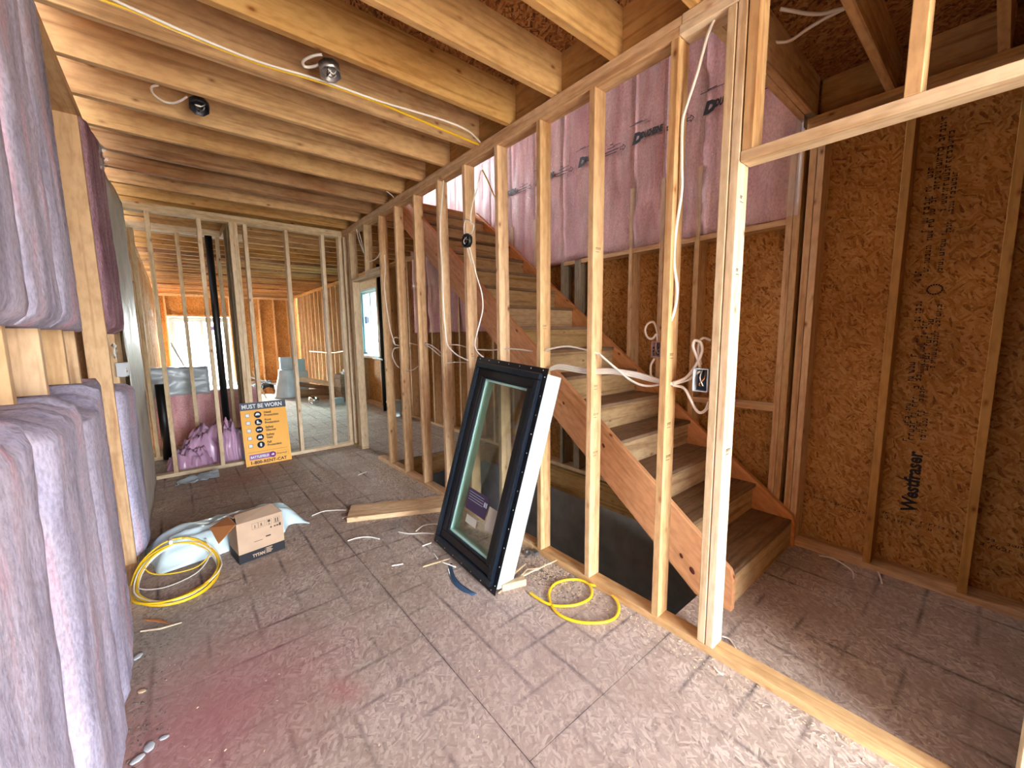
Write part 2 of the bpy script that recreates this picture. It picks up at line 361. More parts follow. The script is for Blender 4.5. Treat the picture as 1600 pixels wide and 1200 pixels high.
# cable runs: world-space way points in metres
WIRES = {
'near_vertical':[(0.03,0.844,2.704),(0.03,0.874,2.645),(0.03,0.906,2.535),(0.03,0.948,2.421),(0.03,0.965,2.351),(0.03,0.96,2.179),(0.03,0.956,2.071),(0.03,0.976,1.912),(0.03,0.98,1.773),(0.03,0.96,1.658),(0.03,0.965,1.573),(0.03,0.985,1.507)],
'box_feed':[(-0.006,2.404,2.586),(-0.006,2.446,2.497),(-0.006,2.522,2.386),(-0.006,2.551,2.282),(-0.006,2.511,2.242),(-0.006,2.529,2.201),(-0.006,2.572,2.191)],
'box_loop':[(-0.008,2.54,2.279),(-0.008,2.606,2.302),(-0.008,2.634,2.253),(-0.008,2.628,2.192)],
'box_down':[(-0.006,2.575,2.105),(-0.006,2.537,2.008),(-0.006,2.485,1.878),(-0.006,2.425,1.745),(-0.006,2.421,1.631),(-0.006,2.474,1.517),(-0.006,2.519,1.423),(-0.006,2.529,1.375)],
'box_down2':[(-0.006,2.601,2.109),(-0.006,2.578,2.037),(-0.006,2.547,1.977)],
'box_tail':[(-0.004,2.532,1.375),(-0.004,2.5,1.328),(-0.004,2.428,1.292)],
'yellow_drop':[(0.05,2.466,2.618),(0.05,2.407,2.532),(0.05,2.336,2.415),(0.05,2.294,2.363)],
'mid_vertical':[(-0.006,2.912,2.662),(-0.006,2.953,2.489),(-0.006,2.98,2.373),(-0.006,2.992,2.2),(-0.006,2.974,1.994),(-0.006,2.973,1.685),(-0.006,2.946,1.448),(-0.006,2.92,1.369),(-0.006,2.804,1.304),(-0.006,2.693,1.273),(-0.006,2.63,1.26)],
'far_thin':[(-0.006,4.12,2.28),(-0.006,4.121,2.14),(-0.006,4.162,1.95),(-0.006,4.124,1.717),(-0.006,4.066,1.518),(-0.006,3.957,1.354)],
'bundle_0':[(0.04,1.782,1.238),(0.04,1.695,1.259),(0.04,1.543,1.249),(0.04,1.449,1.247),(0.04,1.319,1.256),(0.04,1.2,1.25),(0.04,1.108,1.237),(0.04,1.021,1.222),(0.04,0.966,1.218)],
'bundle_1':[(0.04,1.782,1.233),(0.04,1.694,1.247),(0.04,1.542,1.237),(0.04,1.449,1.236),(0.04,1.319,1.245),(0.04,1.2,1.24),(0.04,1.107,1.227),(0.04,1.021,1.217),(0.04,0.966,1.215)],
'bundle_2':[(0.04,1.782,1.243),(0.04,1.695,1.271),(0.04,1.543,1.26),(0.04,1.449,1.258),(0.04,1.319,1.266),(0.04,1.2,1.26),(0.04,1.108,1.247),(0.04,1.021,1.227),(0.04,0.966,1.221)],
'bundle_loop':[(0.04,0.966,1.224),(0.04,0.905,1.253),(0.04,0.861,1.314),(0.04,0.838,1.371),(0.04,0.845,1.411),(0.04,0.871,1.422),(0.04,0.879,1.393),(0.04,0.856,1.342),(0.04,0.843,1.3)],
'bundle_loop2':[(0.04,0.966,1.218),(0.04,0.896,1.242),(0.04,0.853,1.277),(0.04,0.839,1.286)],
'bundle_loop3':[(0.05,0.808,1.422),(0.05,0.837,1.433),(0.05,0.856,1.416),(0.05,0.859,1.37),(0.05,0.843,1.314)],
'tail_loop':[(0.045,0.968,1.211),(0.045,0.918,1.204),(0.045,0.889,1.165),(0.045,0.86,1.116),(0.045,0.836,1.099),(0.045,0.811,1.117),(0.045,0.799,1.153)],
'diag':[(0.03,1.394,1.346),(0.03,1.334,1.307),(0.03,1.251,1.254),(0.03,1.192,1.219),(0.03,1.136,1.201),(0.03,1.083,1.199),(0.03,1.032,1.21),(0.03,0.983,1.217)],
'arc':[(0.03,1.817,1.353),(0.03,1.739,1.371),(0.03,1.634,1.384),(0.03,1.535,1.375),(0.03,1.465,1.362),(0.03,1.394,1.346)],
'mid_h1':[(0.04,2.571,1.344),(0.04,2.367,1.344),(0.04,2.218,1.356),(0.04,2.08,1.355),(0.04,1.94,1.346)],
'mid_h2':[(0.04,2.997,1.373),(0.04,2.845,1.375),(0.04,2.677,1.352)],
'mid_h3':[(0.04,3.038,1.218),(0.04,2.852,1.232),(0.04,2.691,1.235)],
'left_h1':[(0.04,3.409,1.373),(0.04,3.278,1.334),(0.04,3.133,1.276)],
'left_h1b':[(0.05,3.427,1.384),(0.05,3.283,1.357),(0.05,3.126,1.298)],
'left_h2':[(0.04,3.727,1.381),(0.04,3.564,1.365)],
'left_loop':[(0.03,3.945,1.353),(0.03,4.053,1.365),(0.03,4.097,1.405),(0.03,4.029,1.438),(0.03,3.937,1.425)],
'left_arc':[(0.02,3.925,1.334),(0.02,4.052,1.319),(0.02,4.108,1.25),(0.02,4.037,1.165),(0.02,3.947,1.123)],
'left_arc2':[(0.03,3.805,1.105),(0.03,3.661,1.12),(0.03,3.535,1.165)],
'recept_loop':[(0.05,1.061,1.417),(0.05,1.066,1.451),(0.05,1.086,1.43),(0.05,1.114,1.436),(0.05,1.129,1.47),(0.05,1.116,1.501),(0.05,1.088,1.51),(0.05,1.071,1.488),(0.05,1.059,1.442)],
'recept_down':[(0.05,1.072,1.333),(0.05,1.091,1.301),(0.05,1.09,1.254),(0.05,1.079,1.239)],
'ceil_yellow':[(-1.875,2.319,2.764),(-1.843,2.346,2.764),(-1.742,2.346,2.764),(-1.649,2.368,2.764),(-1.326,2.401,2.764),(-1.047,2.369,2.764),(-0.744,2.366,2.764),(-0.498,2.388,2.764),(-0.261,2.41,2.764),(-0.002,2.433,2.764)],
'ceil_white':[(-1.83,2.296,2.763),(-1.796,2.319,2.763),(-1.693,2.339,2.763),(-1.59,2.357,2.763),(-1.328,2.383,2.763),(-1.052,2.35,2.763),(-0.752,2.346,2.763),(-0.57,2.325,2.763),(-0.411,2.307,2.763),(-0.27,2.302,2.763),(-0.144,2.325,2.763),(-0.018,2.395,2.763)],
'ur1':[(0.487,0.767,2.9),(0.548,0.733,2.9),(0.616,0.697,2.9),(0.669,0.654,2.9),(0.692,0.612,2.9),(0.712,0.577,2.9)],
'ur2':[(0.669,0.867,2.9),(0.72,0.849,2.9),(0.755,0.804,2.9),(0.729,0.726,2.9),(0.713,0.652,2.9),(0.712,0.577,2.9)],
'rf1':[(1.362,0.634,0.006),(1.387,0.572,0.006),(1.352,0.507,0.006),(1.298,0.453,0.006),(1.206,0.431,0.006)],
'rf2':[(1.558,0.415,0.006),(1.492,0.386,0.006),(1.385,0.344,0.006),(1.273,0.316,0.006)],
'rf3':[(0.158,0.734,0.006),(0.164,0.701,0.006),(0.125,0.657,0.006)],
'f1':[(-1.006,3.468,0.006),(-0.911,3.495,0.006),(-0.821,3.45,0.006),(-0.756,3.393,0.006)],
'f2':[(-0.916,2.859,0.006),(-0.841,2.855,0.006),(-0.774,2.809,0.006),(-0.731,2.735,0.006)],
'f3':[(-0.585,2.747,0.006),(-0.533,2.663,0.006),(-0.457,2.609,0.006),(-0.397,2.545,0.006)],
'f4':[(-0.492,2.642,0.02),(-0.418,2.684,0.02),(-0.359,2.674,0.02),(-0.318,2.638,0.02)],
'f5':[(-0.543,2.443,0.006),(-0.475,2.441,0.006)],
'f6':[(-0.376,4.198,0.006),(-0.273,4.239,0.006)],
'f7':[(-0.531,2.302,0.006),(-0.543,2.23,0.006)],
'f8':[(-0.547,2.172,0.012),(-0.509,2.063,0.012)],
'f9':[(-0.83,3.253,0.006),(-0.776,3.267,0.006)],
'f10':[(-0.806,2.35,0.006),(-0.74,2.323,0.006)],
'f11':[(-0.053,0.679,0.004),(-0.066,0.654,0.004),(-0.063,0.634,0.004)],
'octo_loop':[(-1.084,2.186,2.79),(-1.113,2.22,2.79),(-1.142,2.29,2.79),(-1.126,2.332,2.79),(-1.092,2.305,2.79),(-1.068,2.249,2.79)],
'square_loop':[(-1.572,3.004,2.785),(-1.596,3.071,2.785),(-1.632,3.132,2.785),(-1.673,3.141,2.785),(-1.713,3.085,2.785),(-1.718,3.008,2.785),(-1.689,2.964,2.785)],
'yellow_coil':[(-0.327,1.573,0.012),(-0.326,1.499,0.012),(-0.314,1.433,0.012),(-0.281,1.384,0.012),(-0.208,1.335,0.012),(-0.119,1.321,0.012),(-0.058,1.349,0.012),(-0.016,1.406,0.012),(-0.025,1.471,0.012),(-0.083,1.52,0.012),(-0.168,1.537,0.012),(-0.245,1.502,0.012),(-0.297,1.439,0.012),(-0.33,1.36,0.012),(-0.318,1.281,0.012),(-0.274,1.213,0.012),(-0.197,1.153,0.012),(-0.125,1.14,0.012),(-0.055,1.171,0.012),(-0.008,1.226,0.012),(0.019,1.306,0.012),(0.011,1.359,0.012),(-0.016,1.406,0.012)],
'far_wire':[(1.35,13.192,1.008),(1.35,12.082,1.019),(1.35,11.465,1.018),(1.35,10.786,1.038),(1.35,10.114,1.087),(1.35,9.599,1.115)],
'door_wires':[(0.0,4.905,2.689),(0.0,4.859,2.58),(0.0,4.723,2.394)],
'door_wires2':[(0.01,4.873,2.67),(0.01,4.792,2.526),(0.01,4.716,2.358)],
'door_wires3':[(0.0,4.545,2.27),(0.0,4.359,2.277),(0.0,4.248,2.32)],
'stub1':[(0.056,3.628,2.765),(0.049,3.722,2.765)],
'stub2':[(-0.132,3.709,2.765),(-0.065,3.766,2.765),(-0.017,3.819,2.765)],
}
# ================================================================ SETTING
ZT = 2.771; ZD = 3.006                     # underside of joists, underside of deck
YF = 5.46                                  # face of the far wall
YB = 15.0                                  # face of the back wall
# ---- floor of sheathing panels around the stair opening
floor = struct('floor')
def fpanel(x0, x1, y0, y1): board('panel', x0+.0015, x1-.0015, y0+.0015, y1-.0015, -.018, 0, FLOORM, floor, bev=0)
ys = {0: [-2.6, -.37, 2.07, 4.51, 6.95, 9.39, 11.83, 15.1], 1: [-2.6, .91, 3.35, 5.79, 8.23, 10.67, 13.11, 15.1]}
for k in range(7): fpanel(-2.15, -.93, ys[0][k], ys[0][k+1]); fpanel(-.93, .09, ys[1][k], ys[1][k+1])
for k, y0 in enumerate([-2.6, -.37]): fpanel(.09, .29, y0, [-.37, .96][k])
for y0, y1 in ((4.4, 5.79), (5.79, 8.23), (8.23, 10.67), (10.67, 13.11), (13.11, 15.1)): fpanel(.09, .29, y0, y1)
for y0, y1 in ((-2.6, -1.53), (-1.53, .96), (4.4, 6.84), (6.84, 9.28), (9.28, 11.72), (11.72, 15.1)): fpanel(.29, 1.56, y0, y1)
# rim boards of the opening and the basement below
board('rim_board', .052, .09, .96, 4.4, -.26, -.02, JOIST, floor, bev=0)
board('rim_board', 1.41, 1.45, .96, 4.4, -.27, -.02, JOIST, floor, bev=0)
board('rim_board', .05, 1.45, .922, .96, -.26, -.02, JOIST, floor, bev=0)
board('rim_board', .05, 1.45, 4.4, 4.438, -.26, -.02, JOIST, floor, bev=0)
wb = struct('wall_basement')
link('foundation', boxes([(1.40, 1.62, -.5, 6, -2.6, -.271), (1.451, 1.62, -.5, 6, -.27, -.02), (-2.2, -2.0, -.5, 6, -2.6, -.02), (-2.2, 1.6, 5.9, 6.1, -2.6, -.02), (-2.2, 1.6, -.7, -.5, -2.6, -.02)]), CONC, wb)
link('slab', boxes([(-2.2, 1.6, -.7, 6.1, -2.7, -2.6)]), CONC, wb)

# ---- ceiling: joists along X, deck above, open over the stairs
ceil = struct('ceiling')
jy = [1.735-.4*k for k in range(11)][::-1]+[1.735+.399*k for k in range(1, 34)]
for i, y in enumerate(jy):
    m = OLDW if (3.9 < y < 4.8 or y > 8 and i % 3 == 0) else JOIST
    near = y < 5.6
    right = y < .95 or y > 4.62
    if not right or y < .95:
        board('joist', -2.13, .05, y-.038, y, ZT, ZD, m, ceil, bev=.002 if near else 0, jit=.0015)
        if y < .95: board('joist', .092, 1.50, y-.042, y-.004, ZT, ZD, JOIST, ceil, bev=0)
    else: board('joist', -2.13, 1.50, y-.038, y, ZT, ZD, m, ceil, bev=0)
board('joist', .092, 1.46, .852, .89, ZT, ZD, JOIST, ceil)
board('joist', .05, 1.46, 4.60, 4.638, ZT, ZD, JOIST, ceil, bev=0)
for y0, y1 in ((-2.6, .91), (.912, 3.3), (3.302, 5.6)): board('rim_board', .05, .088, y0, y1, ZT, ZD, JOIST, ceil, bev=0)
for k in range(5): board('blocking', 1.50, 1.538, .89-.4*(k+1)-.0, .85-.4*k, ZT, ZD, JOIST, ceil, bev=0)
for y0, y1 in ((-2.6, -.5), (-.5, 1.94), (1.94, 4.38), (4.38, 6.82), (6.82, 9.26), (9.26, 11.7), (11.7, 15.2)):
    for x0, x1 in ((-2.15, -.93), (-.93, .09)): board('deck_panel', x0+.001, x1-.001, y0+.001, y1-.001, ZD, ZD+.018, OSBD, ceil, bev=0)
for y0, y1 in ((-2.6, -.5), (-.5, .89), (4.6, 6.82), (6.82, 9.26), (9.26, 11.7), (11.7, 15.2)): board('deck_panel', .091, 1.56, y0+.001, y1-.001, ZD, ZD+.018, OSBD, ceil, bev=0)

# ---- stud partition beside the stairs
wm = struct('wall_middle')
sp_ = [.745, .783, 1.016, 1.457, 1.86, 2.266, 2.66, 3.052, 3.479, 3.885, 4.279]
for i, y in enumerate(sp_): board('stud', 0, .089, y-.038+(.0012 if i < 2 else 0), y-.0006, .038, 2.695, WOOD if i > 1 else WOOD2, wm, jit=.0006 if i < 2 else .0012, bev=.004 if i < 2 else .003)
for y in (.703, .251): board('cripple_stud', 0, .089, y-.038, y, 2.149, 2.695, WOOD, wm)
board('header', 0, .089, -.139, .7065, 2.111, 2.149, WOOD2, wm)
for y in (-.14, -.55, -.95): board('stud', 0, .089, y-.038, y, .038, 2.695, WOOD2, wm)
board('bottom_plate', 0, .089, -2.6, 1.9, 0, .038, WOOD, wm); board('bottom_plate', 0, .089, 1.902, 4.62, 0, .038, WOOD, wm)
board('top_plate', -.003, .089, -2.6, .975, 2.695, 2.7325, WOOD2, wm); board('top_plate', -.003, .089, -2.6, .965, 2.733, 2.771, WOOD2, wm)
board('top_plate', .001, .089, .977, 5.45, 2.695, 2.7325, WOOD, wm); board('top_plate', .001, .089, .967, 5.45, 2.733, 2.771, WOOD, wm)
for y in (5.218, 5.257, 5.44): board('stud', 0, .089, y-.038, y-.0005, .038, 2.695, WOOD2, wm)
board('trimmer_stud', 0, .089, 5.141, 5.178, .0, 2.111, WOOD2, wm)
board('header', 0, .089, 4.2795, 5.1785, 2.111, 2.149, WOOD2, wm)
board('cripple_stud', 0, .089, 4.672, 4.71, 2.149, 2.695, WOOD2, wm); board('blocking', .0, .089, 4.30, 4.66, 2.15, 2.187, WOOD2, wm)
board('bottom_plate', 0, .089, 5.14, 5.45, 0, .038, WOOD2, wm)

rnd = random.Random(11)
for y, zs in ((1.016, (1.02, .86, 1.35)), (1.457, (1.16, 1.0, .78)), (.745, (1.98, 1.70, .95)), (1.86, (1.5,)), (1.457, (1.9,)), (2.66, (1.05, 1.3))):
    for z in zs:
        bs = []
        for k in range(rnd.randint(2, 4)):
            x = .022+.011*k; bs += [(x, x+.002, y-.0392, y-.0381, z, z+.012), (x, x+.007, y-.0392, y-.0381, z+.010, z+.012)]
        bs += [(.02, .05, y-.0392, y-.0381, z-.012, z-.010)]
        g = link('grade_stamp', boxes(bs), INKB, wm); g['kind'] = 'stuff'
# ---- far stud wall across the room
wf = struct('wall_far')
for x in (-2.05, -1.865, -1.459, -1.052, -.644, -.246): board('stud', x, x+.038, YF, YF+.089, .038, 2.695, WOOD2, wf, jit=.0012)
for x in (-1.181, -1.142): board('stud', x, x+.038, YF-.002, YF+.089, .038, 2.695, WOOD2, wf)
for x in (-.042, .004): board('stud', x, x+.038, YF, YF+.089, .038, 2.695, WOOD2, wf)
board('bottom_plate', -2.05, .089, YF, YF+.089, 0, .038, WOOD2, wf)
board('top_plate', -2.05, .089, YF, YF+.089, 2.695, 2.7325, WOOD2, wf); board('top_plate', -2.05, .089, YF, YF+.089, 2.733, 2.771, WOOD2, wf)
# ---- small wet wall behind it with a return
wi = struct('wall_inner')
for x in (-2.03, -1.63, -1.24): board('stud', x, x+.038, 6.35, 6.44, .038, 2.695, WOOD2, wi)
board('top_plate', -2.05, -.94, 6.35, 6.44, 2.695, 2.771, WOOD2, wi, bev=0); board('bottom_plate', -2.05, -.94, 6.35, 6.44, 0, .038, WOOD2, wi)
for y in (5.62, 5.95): board('stud', -1.19, -1.10, y, y+.038, .038, 2.695, GREYW, wi)
for y in (6.45, 6.49): board('stud', -1.08, -.99, y, y+.038, .038, 2.695, WOOD2, wi)
board('top_plate', -1.19, -1.10, 5.55, 6.35, 2.695, 2.771, WOOD2, wi, bev=0)

# ---- back wall with the patio door
wk = struct('wall_back')
for x in (-2.05, -1.88, -.40, -.02, .38, .78, 1.18, 1.37): board('stud', x, x+.038, YB, YB+.14, .038, 2.695, WOOD, wk, bev=0)
board('header', -1.84, -.40, YB, YB+.14, 2.05, 2.10, WOOD, wk, bev=0)
board('top_plate', -2.05, 1.41, YB, YB+.14, 2.695, 2.771, WOOD, wk, bev=0); board('bottom_plate', -.4, 1.41, YB, YB+.14, 0, .038, WOOD, wk, bev=0)
board('top_plate', -2.05, 1.41, YB-.03, YB+.0, 2.62, 2.69, WOOD, wk, bev=0)
for x0, x1, z0, z1 in ((-2.15, -1.84, -.02, 3.02), (-1.84, -.40, 2.06, 3.02), (-.40, .4, -.02, 3.02), (.4, 1.56, -.02, 3.02)): board('sheathing_panel', x0, x1, YB+.14, YB+.15, z0, z1, OSBY, wk, bev=0)
d1 = struct('door_1')
def ring(x0, x1, z0, z1, y0, y1, w_): return [(x0, x1, y0, y1, z0, z0+w_), (x0, x1, y0, y1, z1-w_, z1), (x0, x0+w_, y0, y1, z0+w_, z1-w_), (x1-w_, x1, y0, y1, z0+w_, z1-w_)]
link('door_frame', boxes(ring(-1.83, -.42, .02, 2.04, YB+.02, YB+.12, .06)), WHITEV, d1)
for x0, x1, y in ((-1.77, -1.06, YB+.075), (-1.12, -.48, YB+.04)):
    s_ = link('door_sash', boxes(ring(x0, x1, .08, 1.98, y, y+.03, .075)), WHITEV, d1)
    link('pane', boxes([(x0+.075, x1-.075, y+.01, y+.016, .155, 1.905)]), GLASS, s_)
link('sticker', boxes([(-.86, -.66, YB+.044, YB+.046, 1.66, 1.78)]), plain('violet_sticker', '7868b8', .6), d1)

# ---- right outside wall: 2x6 studs, sheathing behind
wr = struct('wall_right')
syr = [.825, .866, .931, .971, 1.578, 1.876, 2.169, 2.61, 2.99, 3.40, 3.80, 4.2, 4.6, 5.0, 5.4, 5.8, 6.2, 6.6, 7.0, 7.4, 7.8, 7.98, 9.02]
syr += [9.4+.4*k for k in range(14)]+[.431-.394*k for k in range(8)]
for y in syr:
    board('stud', 1.41, 1.549, y-.038, y-.0008, .038, 2.188 if abs(y-2.99) < .01 else 2.695, GREYW if abs(y-2.99) < .01 else (WOOD2 if y > 8 else WOODR if y < .5 else WOOD), wr, bev=.0015 if y < 3.5 else 0)
board('stud', 1.41, 1.549, 2.72, 2.80, .038, 2.188, GREYW, wr)
for y0, y1 in ((-2.6, .96), (4.4, 9.0), (9.0, 14.9)): board('bottom_plate', 1.41, 1.549, y0, y1, 0, .038, WOOD, wr)
board('bottom_plate', 1.41, 1.549, .961, 4.399, 0, .038, WOOD, wr)
for y0, y1 in ((-2.6, .89), (4.6, 9.0), (9.0, 14.9)):
    board('top_plate', 1.41, 1.549, y0, y1, 2.695, 2.7325, JOIST, wr); board('top_plate', 1.41, 1.549, y0, y1, 2.733, 2.7705, JOIST, wr)
ends = sorted(y for y in syr if .9 < y < 3.5)
for a, b in zip(ends[1:], ends[2:]):
    if b-a > .1:
        if a < 2.7: board('blocking', 1.412, 1.545, a+.0005, b-.0385, 2.15, 2.188, WOOD, wr, bev=0)
board('blocking', 1.412, 1.545, .9715, 1.539, .905, .943, WOOD, wr, bev=0)
for y0, y1 in ((-2.6, -2.0), (-1.998, .44), (.44, 1.66), (1.66, 2.88), (2.88, 4.1), (4.1, 5.32), (5.32, 6.54), (6.54, 7.96), (9.04, 10.3), (10.3, 11.5), (11.5, 12.7), (12.7, 13.9), (13.9, 15.1)):
    board('sheathing_panel', 1.551, 1.562, y0+.0015, y1-.0015, -.3, 2.4398, OSB, wr, bev=0); board('sheathing_panel', 1.551, 1.562, y0+.0015, y1-.0015, 2.4402, 3.02, OSB, wr, bev=0)
for z0, z1 in ((-.3, 1.0), (2.42, 3.02)): board('sheathing_panel', 1.551, 1.562, 7.96, 9.04, z0, z1, OSB, wr, bev=0)
board('sill', 1.41, 1.549, 7.98, 8.982, .985, 1.02, WOOD2, wr, bev=0); board('header', 1.41, 1.549, 7.98, 8.982, 2.42, 2.60, WOOD2, wr, bev=0)
for y0, y1, z0, z1 in ((-2.6, 7.98, -.3, 3.02), (8.98, 15.1, -.3, 3.02), (7.98, 8.98, -.3, 1.0), (7.98, 8.98, 2.43, 3.02)): link('light_seal_wrap', boxes([(1.5625, 1.57, y0, y1, z0, z1)]), GREYB, wr)  # unseen outer layer added to stop light slits between sheathing panels
w1 = struct('window_1')
def ringy(y0, y1, z0, z1, x0, x1, w_): return [(x0, x1, y0, y1, z0, z0+w_), (x0, x1, y0, y1, z1-w_, z1), (x0, x1, y0, y0+w_, z0+w_, z1-w_), (x0, x1, y1-w_, y1, z0+w_, z1-w_)]
link('window_frame', boxes(ringy(7.985, 8.98, 1.025, 2.415, 1.41, 1.54, .035)), WHITEV, w1)
for a, b in ((8.02, 8.49), (8.475, 8.945)):
    s_ = link('window_sash', boxes(ringy(a, b, 1.06, 2.38, 1.47, 1.51, .045)), WHITEV, w1); link('pane', boxes([(1.485, 1.49, a+.045, b-.045, 1.105, 2.335)]), GLASST, s_)
link('sticker', boxes([(1.478, 1.482, 8.62, 8.86, 1.72, 1.86)]), plain('blue_sticker', '3868c8', .6), w1)
# insulation over the stairs, behind a clear printed film
yb = [.955, 1.54, 1.84, 2.13, 2.575, 2.955, 3.36, 3.76, 4.16, 4.56, 4.96, 5.36, 5.9, 6.4]
for i in range(len(yb)-1):
    a, b = yb[i]+.002, yb[i+1]-.001; z0 = 2.19 if b < 4 else 1.5
    def fn(u, v, s, a=a, b=b, z0=z0, i=i):
        y = a+(b-a)*u; z = z0+(4.7-z0)*v; e = min(1, 5*min(u, 1-u)+.2)
        xf = 1.425-.012*e+.02*fb(y*5, z*3, i)-(.018 if z > 2.7 else 0)
        return (1.545, y, z) if s else (max(1.402, xf), y, z+(.02*fb(y*20, i, 3) if v == 0 else 0))
    link('insulation_batt', slab(8, 40, fn), PINKD, wr)
for y in syr:
    if .9 < y < 6.5: board('upper_stud', 1.445, 1.549, y-.038, y-.0008, 2.698 if y < 4.6 else 3.03, 4.72, WOOD, wr, bev=0)
def ff(u, v, s):
    y = .90+(6.4-.90)*u; z = 2.195+(4.75-2.195)*v
    x = 1.402-.004*s+.007*fb(y*7+.5*noise.noise(Vector((z*1.3, 0, 3))), z*.9, 2)+(.004*sin(y*31+3*noise.noise(Vector((y, z, 5)))) if y > 1.7 else .001)
    x -= .012*max(0, noise.noise(Vector((y*4, z*.5, 8))))
    return (min(x, 1.4), y, z)
film_o = link('vapour_barrier', slab(150, 24, ff), FILM, wr)
yy = 2.72+1.2
while yy > .95:
    yd = yy; yy -= .6
    if yd < .98: break
    base = lambda y, z: frame((1.384, y, z), (0, -1, -.045), (0, 0, 1))
    text('printed_lettering', 'D', .105, base(yd+.02, 3.04), INK, film_o, shear=.25, bold=.009)
    text('printed_lettering', 'DUCHESNE', .066, base(yd-.06, 3.06), INK, film_o, width=.20, shear=.25, bold=.004)
    def marks(bm, yd=yd):
        for (a, b, z, h_) in ((-.02, .05, .155, .006), (-.07, .10, .15, .004), (.27, .42, .035, .007), (.30, .38, .06, .005), (.33, .36, .085, .006), (.36, .44, .072, .004), (.27, .40, .012, .006)):
            a, b = (a+.0, b+.0)
            bxm(bm, 1.3835, 1.3845, yd-.02-b, yd-.02-a, 3.04+z-.045*b, 3.04+z-.045*b+h_)
        pts = [(0, .02), (.03, .02), (.03, .035), (.055, .01), (.03, -.015), (.03, 0), (0, 0)]
        vs_ = [bm.verts.new((1.384, yd-.455-p, 3.04+q)) for p, q in pts]; 
        for i in range(len(vs_)):
            a, b = vs_[i].co, vs_[(i+1) % len(vs_)].co; d = (b-a); 
            mm = frame((a+b)/2, (0, 0, 1) if abs(d.y) < 1e-4 else d, (1, 0, 0)); bmesh.ops.create_cube(bm, size=1, matrix=mm @ Matrix.Diagonal((d.length, .001, .004, 1)))
        for v in vs_: bm.verts.remove(v)
    link('printed_marks', bmm(marks), INK, film_o)
# black print on the sheathing bay nearest the camera
text('printed_lettering', 'Westfraser', .092, frame((1.5495, .235, .375), (0, .0, 1), (0, 1, 0)), INK, wr, width=.375, bold=.003)
def rowmarks(y0, z0, y1, z1, n, h_, seed):
    rnd = random.Random(seed); out = []
    d = Vector((0, y1-y0, z1-z0)); L = d.length; a = 0
    def f(bm):
        a = 0
        while a < L:
            g = rnd.uniform(.008, .022)
            if rnd.random() < .8:
                p = Vector((1.5497, y0, z0))+d*((a+g/2)/L)
                mm = frame(p, d, (0, -d.z, d.y)); k = rnd.choice((0, 1, 2))
                for q in ((-.3, 0), (.3, 0), (0, .35)) if k == 0 else ((-.3, 0), (0, -.35)) if k == 1 else ((.25, 0), (0, .35), (0, -.35)):
                    w_, hh = (g*.22, h_) if q[0] else (g*.7, h_*.25)
                    bmesh.ops.create_cube(bm, size=1, matrix=mm @ Matrix.Translation((q[0]*g, q[1]*h_, 0)) @ Matrix.Diagonal((w_, hh, .0006, 1)))
            a += g*1.25
    return bmm(f)
for k, (y, z0, z1, h_) in enumerate([(.315, .80, 1.02, .02), (.29, .80, 1.18, .024), (.265, .84, 1.13, .02), (.24, .82, 1.05, .022), (.318, 1.16, 1.62, .024), (.285, 1.16, 1.50, .022), (.262, 1.20, 1.52, .022), (.235, 1.24, 1.62, .02),
                                    (.335, 1.72, 1.80, .03), (.305, 1.78, 2.18, .022), (.25, 1.78, 2.0, .02), (.33, 2.0, 2.35, .024), (.30, 2.22, 2.6, .024), (.265, 2.1, 2.5, .022), (.235, 1.98, 2.3, .02)]):
    link('printed_marks', rowmarks(y, z0, y, z1, 10, h_, k), INK, wr)
for k, (a, b, z0, z1) in enumerate([(.385, .06, .335, .325), (.385, .06, .305, .296), (.83, .46, .33, .30), (-.02, -.30, .33, .32), (-.02, -.30, .295, .285)]): link('printed_marks', rowmarks(a, z0, b, z1, 10, .013, 50+k), INK, wr)
def roundel(bm):
    for k in range(18):
        an = 2*pi*k/18; bmesh.ops.create_cube(bm, size=1, matrix=Matrix.Translation((1.5496, .262+.03*cos(an), 1.68+.026*sin(an))) @ Matrix.Diagonal((.0006, .008, .008, 1)))
link('printed_mark', bmm(roundel), INK, wr)

# ---- left outside wall: studs, batts, grey film
wl = struct('wall_left')
lys = [3.438-.4*k for k in range(15)]+[3.838+.4*k for k in range(28)]
for y in lys:
    if y > 3.2: board('stud', -2.15, -2.05, y-.038, y, .038, 2.695, WOOD, wl, bev=.0015 if y < 4 else 0)
    else: board('stud', -2.205, -2.13 if y > 2.9 else -2.115, y-.038, y, .038, 2.695, WOOD, wl, bev=.0015)
board('bottom_plate', -2.15, -2.05, -2.6, 5.45, 0, .038, WOOD, wl, bev=0); board('bottom_plate', -2.15, -2.05, 5.45, 15, 0, .038, WOOD, wl, bev=0)
for z in (2.695, 2.733): board('top_plate', -2.15, -2.05, -2.6, 5.45, z, z+.0375, WOOD, wl, bev=0); board('top_plate', -2.15, -2.05, 5.45, 15, z, z+.0375, WOOD, wl, bev=0)
for k in range(8): board('sheathing_panel', -2.217, -2.206, -2.6+2.44*k, min(15.2, -.162+2.44*k), -.02, 3.02, OSB, wl, bev=0)
